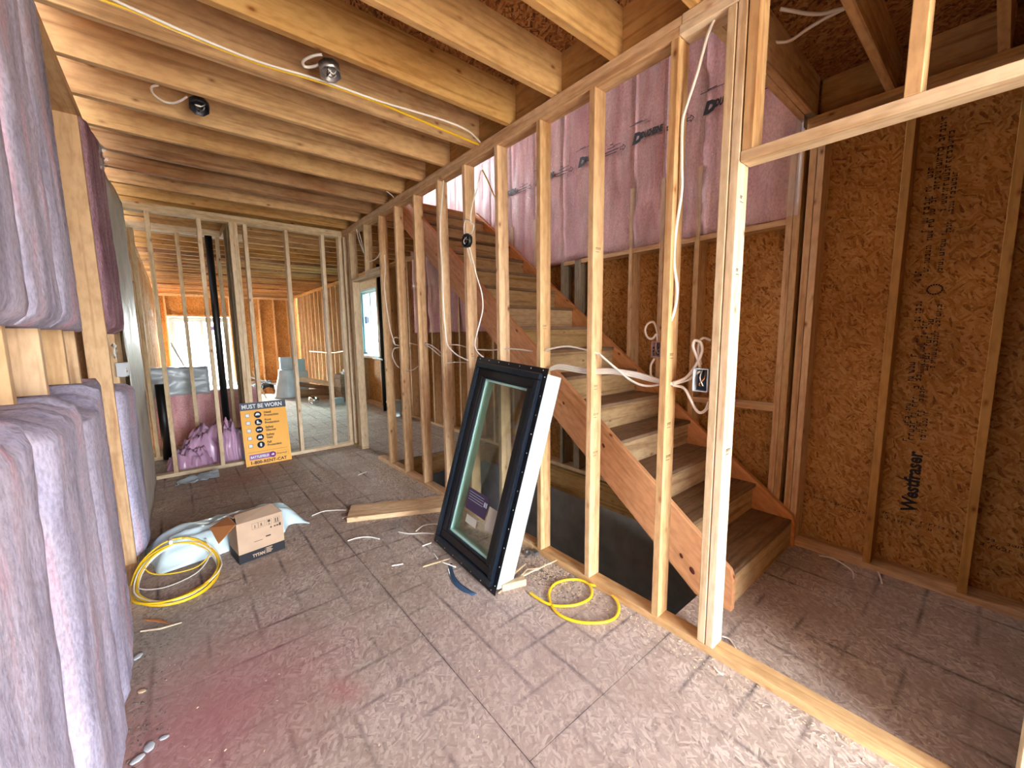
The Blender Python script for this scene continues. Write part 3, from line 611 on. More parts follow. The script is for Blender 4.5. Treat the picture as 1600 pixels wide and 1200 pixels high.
def batt(y0, y1, z0, z1, x0, x1, seed, m=PINK, rag=.03, bulge=.03, top=0, lim=None):
    """soft batt; x0/x1 = face depth at the near/far edge"""
    def fn(u, v, s):
        e = min(1, 6*min(u, 1-u)+.0)**.5; ev = min(1, 28*min(v, 1-v))**.5
        y = y0+(y1-y0)*u; z = z0+(z1-z0)*v
        if u > .97: y += rag*fb(z*9, seed, 0)+.4*rag*fb(z*40, seed, 2)
        if v > .97: z += (rag*.8*fb(y*12, seed, 4)+top*(u-.5))
        if v < .03: z += rag*.5*fb(y*12, seed, 6)
        xf = x0+(x1-x0)*u
        if s: return (-2.203 if y0 < 3.42 else xf-.07, y, z)
        cr = .5*abs(noise.noise(Vector((y*7+seed, z*1.6, seed))))
        xo = (xf+bulge*e*ev-.03*(1-ev)-.008*(1-e)+.010*fb(y*3.5, z*1.2, seed*3)-.004*cr+.005*fb(y*22, z*5, seed))
        if lim: xo = min(xo, -1.7445-lim*y-.004-.022*abs(fb(y*20, z*16, seed)))
        return (xo, y, z)
    return link('insulation_batt', slab(22, 44, fn), m, wl)
ub = [(3.02, 3.395), (2.60, 3.03), (2.17, 2.61), (1.75, 2.18), (1.3, 1.76), (.85, 1.31), (.4, .86)]
for i, (a, b) in enumerate(ub): batt(a, b, 1.50, 2.76, -2.085 if i == 0 else -2.045, -2.125 if i == 0 else -2.05, 3+i, bulge=.012, rag=.008, lim=.1165)
for i, (a, b, zt, xa, xb, tp) in enumerate([(2.62, 3.395, 1.19, -2.03, -2.08, .08), (1.98, 2.66, 1.22, -2.04, -2.05, .08), (1.35, 2.0, 1.27, -2.03, -2.04, 0), (.6, 1.36, 1.3, -2.03, -2.03, 0)]):
    batt(a, b, .01, zt, xa, xb, 20+i, bulge=.04, rag=.035, top=tp, lim=.104)
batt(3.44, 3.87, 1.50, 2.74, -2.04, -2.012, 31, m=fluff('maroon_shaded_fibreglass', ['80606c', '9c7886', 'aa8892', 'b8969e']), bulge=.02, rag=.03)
batt(3.44, 3.87, .04, 1.15, -2.04, -2.012, 32, bulge=.03, rag=.02)
def pf(u, v, s):
    y = 3.88+(5.44-3.88)*u; z = .0+2.74*v
    if u < .03: y += .03*fb(z*2.5, 0, 3)+.03*sin(z*2.2)
    return (-2.008-.006*s-.06*(v > .93)*(v-.93)/.07*(1-u)+.012*fb(y*2, z*1.2, 9), y, z-(.22*(1-u)**6 if v > .96 else 0))
link('grey_film', slab(24, 40, pf), POLY, wl)
link('film_flap', slab(10, 6, lambda u, v, s: (-2.0+.05*fb(u*5, v*6, 4)-.004*s, 3.66+.32*u, 2.66-.16*v*(1-u)+.03*fb(u*9, v*7, 1))), FILM, wl)
# ---- front wall behind the camera with its opening, upper storey shell
wfr = struct('wall_front')
for b in ((-2.15, -1.75, -.02, 3.02), (-.15, 1.56, -.02, 3.02), (-1.75, -.15, 2.35, 3.02)): board('sheathing_panel', b[0], b[1], -2.62, -2.6, b[2], b[3], OSBY, wfr, bev=0)
for y0, y1 in ((-2.6, -1.4), (-1.4, -.14)): board('sheathing_panel', .091, .102, y0, y1-.002, .0, 2.77, OSB, wfr, bev=0)  # unseen solid panels added to keep front daylight off the right side
for k in range(3): board('stud', 0, .089, -1.4-.36*k-.038, -1.4-.36*k, .038, 2.695, WOOD, wfr, bev=0)
wu = struct('wall_upper')
for b in ((-2.17, -2.15, -2.0, 7.0, 3.03, 5.5), (1.551, 1.562, -2.0, 7.0, 3.02, 5.5), (-2.17, 1.56, -2.02, -2.0, 3.02, 5.5), (-2.17, -.9, 7.0, 7.02, 3.02, 5.5), (.9, 1.56, 7.0, 7.02, 3.02, 5.5), (-.9, .9, 7.0, 7.02, 3.02, 4.0), (-.9, .9, 7.0, 7.02, 5.1, 5.5), (-2.17, 1.56, -2.02, 7.02, 5.5, 5.52)):
    board('sheathing_panel', *b, OSB, wu, bev=0)
gr = struct('ground'); link('soil', boxes([(-60, 60, 15.3, 120, -.7, -.5), (-60, 60, -60, -2.7, -.7, -.5), (1.7, 60, -2.7, 15.3, -.7, -.5), (-60, -2.3, -2.7, 15.3, -.7, -.5)]), plain('pale_ground', 'b0a898', .95, 0, .1, 1), gr)

# ================================================================ STAIRS
st = thing('staircase', 'straight open-sided wooden staircase rising behind the stud partition', 'stairs')
ANG = math.atan(.765)
yt = 4.45
for x0, x1 in ((.38, .419), (1.366, 1.405)):
    top = lambda y: .34+.765*(y-.965)
    prism('stringer', [(.97, 0), (.782, 0), (.782, .165), (.80, top(.80)+.005), (yt, top(yt)), (yt, .765*(yt-.97))], 'X', x0, x1, STAIRW, st, ang=ANG)
rise, run = .190, .2485
for n in range(1, 16):
    yfront = .80+run*(n-1)
    board('tread', .4195, 1.3655, yfront-.02 if n > 1 else yfront, yfront+run+.012, rise*n-.026, rise*n, TREADM, st, bev=.004)
    board('riser', .4195, 1.3655, yfront, yfront+.014, rise*(n-1)+.001, rise*n-.0265, PLY, st, bev=0)
board('riser', .4195, 1.3655, .80+run*15, .814+run*15, rise*15+.001, rise*16-.03, PLY, st, bev=0)
# knots on the open stringer
for y, z, r in ((.995, .13, .016), (1.06, .19, .011), (1.62, .72, .012), (2.05, 1.02, .014), (1.98, .96, .01)):
    k = lathe([(0, 0), (r, 0), (r, .0012), (r*.55, .0014)], 14)
    link('knot', k, plain('red_brown_knot_%d' % int(y*100), '5a2012', .7), st, frame((.3793, y, z), (0, 1, -.6), (0, .6, 1)) @ Matrix.Rotation(pi, 4, 'X') @ Matrix.Diagonal((.8, 1.35, 1, 1)))

# ================================================================ LEANING WINDOW
U_ = Vector((.0055, .9978, .0655)); V_ = Vector((.2614, -.0646, .9631)); N_ = Vector((.9652, .0119, -.2612))
o_ = Vector((-.487, 1.688, .002)); Wd, Hg = .7015, 1.3095
WM = frame(o_+U_*Wd, -U_, V_)
wn = thing('window_unit', 'new black framed window unit with white jamb leaning against the stud partition', 'window', WM)
def rl(x0, x1, y0, y1, w_, z0, z1, wb_=None):
    wb_ = wb_ or w_
    return [(x0, x1, y0, y0+wb_, z0, z1), (x0, x1, y1-w_, y1, z0, z1), (x0, x0+w_, y0+wb_, y1-w_, z0, z1), (x1-w_, x1, y0+wb_, y1-w_, z0, z1)]
link('nailing_flange', boxes(rl(0, Wd, 0, Hg, .05, -.002, .001), .0006), BLACKF, wn)
link('window_frame', boxes(rl(.034, Wd-.034, .034, Hg-.034, .038, -.03, .026), .004), BLACKF2, wn)
sash = link('sash', boxes(rl(.073, Wd-.073, .073, Hg-.073, .052, -.03, .012), .004), BLACKF, wn)
link('glazing_bead', boxes(rl(.125, Wd-.125, .125, Hg-.125, .012, -.028, .004), .003), plain('dark_bead', '14161c', .3), sash)
link('spacer', boxes(rl(.133, Wd-.133, .137, Hg-.137, .014, -.075, -.012)), plain('teal_spacer', 'a8d4cc', .35), sash)
link('pane', boxes([(.137, Wd-.137, .137, Hg-.137, -.019, -.016)]), GLASS, sash)
link('pane', boxes([(.137, Wd-.137, .137, Hg-.137, -.034, -.031)]), GLASS, sash)
link('jamb', boxes(rl(.012, Wd-.012, .03, Hg-.03, .018, -.13, -.0025), .001), WHITEV, wn)
PUR = plain('dark_violet_label', '3c2c4c', .5); PAP = plain('off_white_label', 'b8b4a8', .7)
def lab(a, b, c, d, m, nm='label', sh=0):
    return link(nm, boxes([(Wd-b, Wd-a, c, d, -.0159, -.0150)]), m, sash)
l1 = lab(.25, .465, .33, .465, PUR)
link('printed_marks', boxes([(Wd-.455+.0, Wd-.30, .443-.016*k, .446-.016*k, -.0149, -.0146) for k in range(4)]+[(Wd-.29, Wd-.275, .40, .43, -.0149, -.0146), (Wd-.27, Wd-.258, .40, .43, -.0149, -.0146)]), WHITEV, sash)
lab(.32, .432, .25, .30, PAP); lab(.152, .235, .285, .425, PAP)
def holes(bm):
    for k in range(12):
        for x in (.016, Wd-.016): bmesh.ops.create_cone(bm, cap_ends=True, segments=8, radius1=.0035, radius2=.0035, depth=.0016, matrix=Matrix.Translation((x, .05+k*(Hg-.1)/11, .0012)))
    for k in range(7):
        for y in (.014, Hg-.014): bmesh.ops.create_cone(bm, cap_ends=True, segments=8, radius1=.0035, radius2=.0035, depth=.0016, matrix=Matrix.Translation((.04+k*(Wd-.08)/6, y, .0012)))
link('nail_holes', bmm(holes), plain('bright_hole', 'd8dce0', .5), wn)['kind'] = 'stuff'

# ================================================================ SAFETY SIGN
sv = Vector((-.012, .135, .70)).normalized()
SM = frame((-1.243, 5.305, .002), (1, .0, .0), sv)
sg = thing('safety_sign', 'yellow safety sign board headed MUST BE WORN leaning on the far studs', 'sign', SM)
YEL = plain('sign_yellow', 'f0a818', .5); SBLUE = plain('sign_dark_blue', '1c2c40', .5); SPUR = plain('sign_purple', '8a4a90', .5); SWH = plain('sign_white', 'dce0e0', .5)
SW, SH = .46, .72
link('board', boxes([(0, SW, 0, SH, 0, .008)]), YEL, sg)
link('header_band', boxes([(0, SW, SH-.085, SH, .0081, .009)]), SBLUE, sg)
T = lambda x, y, z=.0094: Matrix.Translation((x, y, z))
text('lettering', 'MUST BE WORN', .066, T(.02, SH-.066), SWH, sg, width=.40, bold=.0015)
rows = [('Head', 'Protection'), ('Foot', 'Protection'), ('Safety', 'Glasses'), ('Safety', 'Vest'), ('Fall', 'Protection')]
for i, (a, b) in enumerate(rows):
    y = .575-.087*i
    cb_ = link('check_box', boxes([(.045, .085, y-.02, y+.02, .0081, .0088)]), SBLUE, sg); link('box_face', boxes([(.048, .082, y-.017, y+.017, .0089, .0094)]), SWH, cb_)
    d = link('pictogram', lathe([(0, .0081), (.037, .0081), (.037, .0089), (0, .0089)], 24), SBLUE, sg, T(.165, y, 0))
    if i == 0: sh_ = [(-.024, -.008), (.024, -.008), (.02, .008), (.008, .02), (-.008, .02), (-.02, .008)]
    elif i == 1: sh_ = [(-.016, .02), (0, .02), (.002, 0), (.022, -.008), (.022, -.018), (-.018, -.018)]
    elif i == 2: sh_ = [(-.024, .008), (.024, .008), (.022, -.01), (.006, -.01), (0, 0), (-.006, -.01), (-.022, -.01)]
    elif i == 3: sh_ = [(-.022, -.012), (-.014, .014), (-.006, .018), (0, .004), (.006, .018), (.014, .014), (.022, -.012)]
    else: sh_ = [(-.008, -.02), (.008, -.02), (.01, .012), (.004, .02), (-.004, .02), (-.01, .012)]
    link('pictogram_shape', mesh([(p[0], p[1], .0093) for p in sh_]+[(p[0], p[1], .0090) for p in sh_], [list(range(len(sh_))), list(range(2*len(sh_)-1, len(sh_)-1, -1))]+[[k, (k+1) % len(sh_), len(sh_)+(k+1) % len(sh_), len(sh_)+k] for k in range(len(sh_))]), SWH, d)
    text('lettering', a, .034, T(.228, y+.008), INK, sg, bold=.0008); text('lettering', b, .034, T(.228, y-.026), INK, sg, bold=.0008)
link('rule', boxes([(.03, .43, .152, .154, .0081, .009)]), INK, sg)
link('logo_bar', boxes([(.04, .27, .068, .128, .0081, .0088)], .0), SPUR, sg); link('logo_disc', lathe([(0, .0081), (.034, .0081), (.034, .0089), (0, .0089)], 20), SPUR, sg, T(.27, .098, 0))
text('lettering', 'BATTLEFIELD', .036, T(.052, .085), SWH, sg, width=.18, bold=.001)
link('logo_mark', boxes([(.258, .286, .09, .102, .009, .0094), (.268, .28, .102, .110, .009, .0094)]), SWH, sg)
text('lettering', 'Rental', .03, T(.315, .088), INK, sg, width=.10)
link('rule', boxes([(.31, .43, .072, .073, .0081, .009), (.31, .43, .124, .125, .0081, .009), (.43, .431, .072, .125, .0081, .009)]), INK, sg)
text('lettering', '1-800-RENT-CAT', .05, T(.05, .018), INK, sg, width=.36, bold=.0012)

# ================================================================ CARDBOARD BOX
bx_ = Vector((.265, .040, 0)).normalized()
BM_ = frame((-1.544, 3.01, .001), bx_, (-bx_.y, bx_.x, 0))      # x right, y back, z up
cb = thing('cardboard_box', 'open cardboard box with black printed base band beside the pale plastic sack', 'box', BM_)
bw, bd, bh = .27, .20, .27
for nm, b in (('front_panel', (0, bw, 0, .004, 0, bh)), ('back_panel', (0, bw, bd-.004, bd, 0, bh)), ('side_panel', (0, .004, .004, bd-.004, 0, bh)), ('side_panel', (bw-.004, bw, .004, bd-.004, 0, bh)), ('bottom_panel', (.004, bw-.004, .004, bd-.004, 0, .004))):
    link(nm, boxes([b]), CARD, cb)
def flap(a, b, c, d, m): 
    n = Vector(b)-Vector(a); k = (Vector(d)-Vector(a)).cross(n).normalized()*.003
    v = [Vector(q) for q in (a, b, c, d)]; return link('flap', mesh(v+[q+k for q in v], [[0, 1, 2, 3], [7, 6, 5, 4], [0, 1, 5, 4], [1, 2, 6, 5], [2, 3, 7, 6], [3, 0, 4, 7]]), m, cb)
flap((.004, .004, bh), (bw-.004, .004, bh), (bw-.03, .11, bh+.035), (.02, .11, bh+.025), CARD)
flap((.004, bd-.004, bh), (bw-.004, bd-.004, bh), (bw-.02, .10, bh+.015), (.01, .10, bh+.01), CARD)
flap((0, .01, bh), (0, bd-.01, bh), (-.105, bd-.03, bh-.03), (-.10, .0, bh-.085), CARDI)
link('base_band', boxes([(-.001, bw+.001, -.0012, 0, .0005, .062), (-.0012, 0, 0, bd, .0005, .062)]), NAVY, cb)
BT = lambda x, z: Matrix.Translation((x, -.0016, z)) @ Matrix.Rotation(pi/2, 4, 'X')
text('lettering', 'TYTAN', .028, BT(.075, .018), CARD, cb, width=.07, bold=.001)
link('printed_marks', boxes([(.155, .185+.008*(k % 2), -.0018, -.0014, .018+.010*k, .023+.010*k) for k in range(4)]+[(.149, .1498, -.0018, -.0014, .012, .055)]), CARD, cb)
def symb(bm):
    for x0, x1 in ((.085, .12), (.122, .16), (.17, .20), (.215, .25)):
        z0, z1 = .205, .245
        for b in ((x0, x1, z0, z0+.001), (x0, x1, z1, z1+.001), (x0, x0+.001, z0, z1), (x1, x1+.001, z0, z1)): bxm(bm, b[0], b[1], -.0014, -.001, b[2], b[3])
    for b in ((.178, .193, .225, .240), (.1845, .1865, .212, .225), (.179, .192, .209, .212), (.222, .228, .212, .238), (.236, .242, .212, .238), (.218, .246, .208, .210), (.094, .112, .212, .213), (.1, .104, .214, .232), (.13, .15, .214, .216), (.136, .142, .218, .234), (.19, .2, .18, .19), (.212, .224, .181, .189), (.228, .24, .181, .19), (.244, .256, .178, .198), (.16, .19, .128, .137), (.09, .14, .118, .121)):
        bxm(bm, b[0], b[1], -.0014, -.001, b[2], b[3])
link('shipping_symbols', bmm(symb), plain('box_brown_black_ink', '3a3030', .8), cb)['kind'] = 'stuff'

# ================================================================ SACK, COILS
def sackf(u, v, s):
    # long flat sack from the left wall towards the right, pinched at its right end
    a = Vector((-1.99, 3.44, 0)); b = Vector((-1.10, 3.60, 0)); d = (b-a); n = Vector((-d.y, d.x, 0)).normalized()
    wdt = .24+.03*u-(.10*sin((u-.8)/.2*pi) if u > .8 else 0)
    c = a+d*u+n*(wdt*(2*v-1)); e = max(0, 1-abs(2*v-1)**3.2)*(max(0, 1-abs(2*u-1)**9))
    h_ = (.15-.03*u)*e if s == 0 else 0
    w_ = .014*fb(c.x*3+c.y*9, c.y*5-c.x*8, 2)+.022*noise.noise(Vector((c.x*3+c.y*2, (c.y-c.x*.17)*24, 0)))+.01*noise.noise(Vector((c.x*14, c.y*40, 3)))
    return (c.x+.015*fb(c.y*9, 0, 4), c.y+.008*fb(c.x*8, 0, 1), max(.003 if s else .006, h_+(w_*e if s == 0 else 0)+.003))
tag(link('plastic_sack', slab(60, 26, sackf), SACK), 'long pale blue plastic sack lying behind the cardboard box', 'bag')

cc = thing('cable_coil', 'yellow and white cable coil tied up beside the pink insulation', 'cable coil', Matrix.Translation((-1.85, 3.06, 0)))
rnd = random.Random(3)
for k in range(9):
    m = YELLOWC if k in (0, 1, 2, 4, 5) else WHITEC
    rx = .205-.006*(k % 4)+rnd.uniform(-.006, .006); ry = .30-.010*(k % 5)+rnd.uniform(-.012, .01); ph = rnd.uniform(0, 6)
    pts = []
    for j in range(29):
        a = 2*pi*j/28+ph; x = rx*cos(a)+rnd.uniform(-.002, .002); y = ry*sin(a)
        z = .012+.009*(k % 3)+max(0, (y-.02))*.38+.008*sin(a*2+k)
        pts.append((x+.01*sin(k), y, z+.004))
    tube('white_strand' if m is WHITEC else 'yellow_strand', pts, .0056 if m is YELLOWC else .0046, m, cc, sub=2, flat=1)
tube('white_strand', [(.15, .22, .13), (.17, .12, .07), (.10, 0, .02), (-.03, -.06, .012), (-.13, -.03, .012), (-.19, .03, .02)], .0036, WHITEC, cc)
tube('yellow_strand', [(.185, .12, .075), (.10, .05, .03), (-.02, .04, .035), (-.12, .09, .05), (-.16, .17, .08)], .004, YELLOWC, cc)
link('tie', boxes([(-.035, -.015, .265, .33, .085, .155)], .004), WHITEC, cc)
tag(tube('yellow_cable', WIRES['yellow_coil'], .0078, YELLOWC, sub=4), 'yellow cable lying in two loops on the floor right of the leaning window', 'cable')

# ================================================================ LUMBER AND SCRAPS ON THE FLOOR
pm = frame((-.41, 3.10, .020), (.70, -.335, 0), (.335, .70, 0))
tag(link('plank', boxes([(-.40, .40, -.125, .125, -.019, .019)], .002), WOOD, None, pm), 'short pale plank lying flat on the floor left of the leaning window', 'plank')
wp = frame((-.355, 1.685, .022), (.158, -.05, 0), (.05, .158, 0))
tag(link('wood_block', boxes([(-.075, .075, -.02, .02, -.02, .02)], .002), WOOD2, None, wp), 'small pale wooden block at the foot of the leaning window', 'wood offcut')
def sliver(pts, w0, m=WOOD2, z=.004):
    P = [Vector(p) for p in pts]; v = []; f = []
    for i, p in enumerate(P):
        d = (P[min(i+1, len(P)-1)]-P[max(i-1, 0)]); n = Vector((-d.y, d.x, 0)).normalized()*w0*(1-.85*abs(2*i/(len(P)-1)-.8))
        v += [p+n, p-n, p-n*.6+Vector((0, 0, z)), p+n*.7+Vector((0, 0, z*1.3))]
    for i in range(len(P)-1):
        for k in range(4): f.append([i*4+k, i*4+(k+1) % 4, i*4+4+(k+1) % 4, i*4+4+k])
    f += [[0, 1, 2, 3], [len(v)-4, len(v)-3, len(v)-2, len(v)-1]]
    return mesh(v, f)
sl = [([(-.46, 1.69, .004), (-.34, 1.72, .012), (-.20, 1.70, .025), (-.02, 1.66, .045)], .012, WOOD2, 'long pale wood splinter pointing from the leaning window to the partition plate'),
      ([(-.44, 1.72, .006), (-.30, 1.76, .018), (-.16, 1.79, .02)], .014, WOOD, 'reddish wood splinter tucked behind the foot of the leaning window'),
      ([(-.28, 1.69, .045), (-.2, 1.74, .02), (-.1, 1.70, .012)], .006, WOOD2, 'thin wood splinter resting on the small wooden block'),
      ([(-.66, 2.21, .004), (-.58, 2.19, .010), (-.49, 2.165, .012)], .012, WOOD2, 'flat wood splinter under the left foot of the leaning window'),
      ([(-1.99, 2.72, .004), (-1.93, 2.66, .004), (-1.88, 2.58, .004)], .010, CARDI, 'orange brown wood chip below the cable coil, the upper one'),
      ([(-2.0, 2.62, .004), (-1.92, 2.58, .004), (-1.84, 2.565, .004)], .007, WOOD2, 'thin tan wood chip below the cable coil, the lower one')]
for p, w0, m, lb in sl: tag(link('wood_splinter', sliver(p, w0), m), lb, 'wood splinter', 'splinters and chips on the floor')
fl = {'f1': 'long white cable offcut touching the left end of the plank', 'f2': 'thick curved white cable offcut on the floor in front of the plank', 'f3': 'straight white cable offcut left of the leaning window', 'f4': 'arched white cable offcut rising behind the straight one by the leaning window',
      'f5': 'short white cable offcut just left of the window corner', 'f6': 'white cable offcut alone on the floor before the far doorway', 'f7': 'tiny white cable offcut at the lower left of the window foot', 'f8': 'white cable offcut crossing the flat splinter under the window', 'f9': 'tiny white cable offcut under the plank end',
      'f10': 'small white cable offcut left of the flat splinter', 'f11': 'short white cable offcut beside the bottom plate near the double post', 'rf1': 'curved white cable end on the dark floor beside the stair foot', 'rf2': 'white cable end hanging over the plate of the right wall', 'rf3': 'short white cable end at the back of the double post foot'}
for k, lb in fl.items(): tag(tube('cable_offcut', WIRES[k], .0042, WHITEC), lb, 'cable offcut', 'white cable offcuts on the floor')
tag(link('plastic_strip', slab(12, 3, lambda u, v, s: (-.51-.07*sin(u*2.6)+.03*(v-.5)-.02*u, 2.13-.36*u, .004+.012*u*(1-u)*4*v-.002*s+.004*fb(u*6, v, 1))), plain('blue_strip', '3c5470', .2)), 'dark blue glossy plastic strip under the bottom edge of the leaning window', 'plastic strip')
tag(link('plastic_scrap', slab(14, 8, lambda u, v, s: (-1.86+.36*u, 5.10+.17*v*(1-.3*u)+.02*fb(u*4, 0, 7), .004+.05*max(0, fb(u*4, v*4, 3))+.06*u*v-.002*s)), GARB), 'crumpled grey plastic scrap at the foot of the far wall', 'plastic scrap')
tag(link('steel_clip', boxes([(-.085, -.03, 1.86, 1.90, .002, .016), (-.045, -.005, 1.83, 1.885, .002, .03), (-.07, -.05, 1.89, 1.92, .002, .028)], .003), STEEL), 'small crushed silver metal clip beside the partition plate', 'metal clip')
bits = [((-1.94, 1.83), .022, GREYB, 'pale grey drywall chip near the bottom left corner'), ((-1.90, 1.84), .014, GREYB, 'smaller grey chip right of the drywall chip near the bottom left corner'), ((-2.0, 2.42), .022, GREYB, 'grey chip against the pink insulation, the farthest'), ((-1.975, 2.16), .016, WOOD2, 'tan chip against the pink insulation below the grey one'), ((-1.97, 1.80), .02, GREYB, 'dull chip at the lower edge beside the pink insulation')]
for i, ((x, y), r, m, lb) in enumerate(bits):
    tag(link('debris_chip', lathe([(0, 0), (r, 0), (r*.85, r*.35), (r*.3, r*.45), (0, r*.4)], 7), m, None, Matrix.Translation((x, y, .001)) @ Matrix.Rotation(i*1.3, 4, 'Z') @ Matrix.Diagonal((.8, 1.2, .5, 1))), lb, 'debris', 'chips beside the pink insulation')
def shavings(n, fnp, seed, s0=.004, s1=.012):
    rnd = random.Random(seed); v = []; f = []
    for i in range(n):
        x, y = fnp(rnd); a = rnd.uniform(0, pi); l = rnd.uniform(s0, s1); w_ = l*rnd.uniform(.2, .6); h_ = rnd.uniform(.001, .004)
        c, s = cos(a), sin(a); b = len(v)
        for dx, dy, z in ((-l, -w_, .0005), (l, -w_, .0005), (l, w_, .0005), (-l, w_, .0005), (0, 0, h_)): v.append((x+dx*c-dy*s, y+dx*s+dy*c, z+.0004))
        f += [[b, b+1, b+4], [b+1, b+2, b+4], [b+2, b+3, b+4], [b+3, b, b+4]]
    return mesh(v, f)
def along(rnd):
    y = rnd.uniform(.1, 4.4); return (-abs(rnd.gauss(0, .07))-.01, y)
def cluster(rnd): return (min(-.012, -.12+rnd.gauss(0, .07)), 1.62+rnd.gauss(0, .14))
def anywhere(rnd): return (rnd.uniform(-1.9, -.05), rnd.uniform(.4, 5.2))
def farcl(rnd): return (min(-.01, -.12+rnd.gauss(0, .06)), 3.95+rnd.gauss(0, .35))
tag(link('wood_shavings', shavings(900, along, 1, .002, .006), SHAV), 'pale wood shavings strewn along the partition bottom plate', 'wood shavings', kind='stuff')
tag(link('wood_shavings', shavings(350, cluster, 2, .003, .008), SHAV), 'heap of pale wood shavings by the yellow cable loops', 'wood shavings', kind='stuff')
tag(link('wood_shavings', shavings(420, farcl, 3, .003, .009), SHAV), 'scattered wood shavings beside the doorway end of the partition plate', 'wood shavings', kind='stuff')
tag(link('floor_litter', shavings(420, anywhere, 4, .0015, .005), SHAV), 'tiny pale chips littered over the whole dirty floor', 'litter', kind='stuff')
tag(link('dark_litter', shavings(160, lambda r: (min(-.012, -.13+r.gauss(0, .06)), 1.58+r.gauss(0, .13)), 5, .003, .008), SHAVD), 'dark crumbs among the wood shavings by the partition plate', 'litter', kind='stuff')
tag(link('edge_litter', shavings(300, lambda r: (-2.0+abs(r.gauss(0, .05)), r.uniform(1.6, 2.9)), 6, .0015, .006), SHAVD), 'dark fibres and dirt along the foot of the pink insulation', 'litter', kind='stuff')

# ================================================================ CABLES AND ELECTRICAL BOXES
cables = [('near_vertical', .005, 'white cable stapled down the first stud left of the double post'), ('box_feed', .0036, 'white cable dropping from the top plate to the black round box'), ('box_loop', .0034, 'small white cable loop above the black round box'),
          ('box_down', .0034, 'white cable bowing out below the black round box'), ('box_down2', .003, 'short cable stub just below the black round box'), ('box_tail', .0036, 'white cable end behind the top left corner of the leaning window'),
          ('yellow_drop', .0036, 'thin yellow cable dropping from the top plate beside a white one'), ('mid_vertical', .004, 'long white cable down the stud left of the black round box'), ('far_thin', .003, 'thin white cable down the last stud by the doorway'),
          ('bundle_0', .0048, 'middle white cable of the bundle right of the leaning window'), ('bundle_1', .0045, 'lower white cable of the bundle right of the leaning window'), ('bundle_2', .0045, 'upper white cable of the bundle right of the leaning window'),
          ('bundle_loop', .005, 'white cable looped up above the blue device box'), ('bundle_loop2', .004, 'white cable running straight into the side of the blue device box'), ('bundle_loop3', .004, 'thin white loop behind the larger one above the blue device box'),
          ('tail_loop', .005, 'white cable sagging in a hook below the blue device box'), ('diag', .0045, 'white cable running diagonally down into the bundle'), ('arc', .0042, 'white cable arching between the two studs right of the window top'),
          ('mid_h1', .004, 'level white cable just above the leaning window'), ('mid_h2', .0035, 'short level white cable left of the leaning window top'), ('mid_h3', .0035, 'lower short white cable left of the leaning window top'),
          ('left_h1', .004, 'white cable slanting down right of the third stud from the doorway'), ('left_h1b', .0035, 'second white cable slanting beside it right of the third stud from the doorway'), ('left_h2', .0035, 'short white cable between the second and third studs from the doorway'),
          ('left_loop', .004, 'small white cable ring left of the second stud from the doorway'), ('left_arc', .004, 'white cable bow under the small ring by the doorway'), ('left_arc2', .0035, 'low white cable arc at the second stud from the doorway'),
          ('recept_loop', .004, 'white cable ring above the pink faced device box'), ('recept_down', .004, 'white cable tail below the pink faced device box'),
          ('ceil_yellow', .0045, 'yellow cable stapled under a ceiling joist'), ('ceil_white', .004, 'white cable beside the yellow one under a ceiling joist'), ('ur1', .006, 'upper white cable in the dark ceiling bay by the stairs'), ('ur2', .006, 'lower sagging white cable in the dark ceiling bay by the stairs'),
          ('far_wire', .012, 'white cable strung through the studs of the far room'), ('door_wires', .0035, 'white cable over the doorway header, the left one'), ('door_wires2', .0035, 'white cable over the doorway header, the right one'), ('door_wires3', .0035, 'white cable bending into the last stud over the doorway'),
          ('stub1', .004, 'white cable stub above the top plate, the nearer one'), ('stub2', .004, 'white cable stub above the top plate, the farther one')]
for k, r, lb in cables: tag(tube('cable', WIRES[k], r*1.35, YELLOWC if 'yellow' in k else WHITEC), lb, 'cable', 'cables on the framing')

def octagon(name, lb, mat, m, r=.05, d=.04, cable=None):
    t_ = thing(name, lb, 'electrical box', mat)
    link('body', lathe([(0, 0), (r, 0), (r, d), (r*.92, d), (r*.9, .006), (0, .006)], 8), m, t_)
    rnd = random.Random(len(lb))
    for k in range(3):
        a = k*2.1; tube('wire', [(r*.6*cos(a), r*.6*sin(a), d*.3), (r*.3*cos(a+1), r*.3*sin(a+1), d*1.1), (r*.5*cos(a+2.2), r*.5*sin(a+2.2), d*.9), (r*.1, 0, d*.5)], .003, (WHITEC, BLACKP, STEEL)[k], t_, sub=3)
    if cable: c = link('feed_cable', tube_mesh(WIRES[cable], .007 if cable == 'octo_loop' else .0055), WHITEC, t_); c.matrix_local = mat.inverted()
    return t_
octagon('ceiling_box', 'round silver electrical box on a ceiling joist with a white cable loop', Matrix.Translation((-1.03, 2.262, 2.795)) @ Matrix.Rotation(R(165), 4, 'X'), STEEL, .052, .045, 'octo_loop')
octagon('ceiling_box', 'square dark electrical box on a ceiling joist with a long white cable loop', Matrix.Translation((-1.515, 3.08, 2.80)) @ Matrix.Rotation(R(150), 4, 'X') @ Matrix.Rotation(R(22), 4, 'Z'), plain('dark_steel', '3c3c44', .4, .6), .05, .04, 'square_loop')
octagon('wall_box', 'black round electrical box on a stud above the leaning window', Matrix.Translation((-.002, 2.585, 2.146)) @ Matrix.Rotation(-pi/2, 4, 'Y') @ Matrix.Rotation(R(22), 4, 'Z'), plain('dark_steel_box', '3a3c3c', .4, .7), .052, .03)
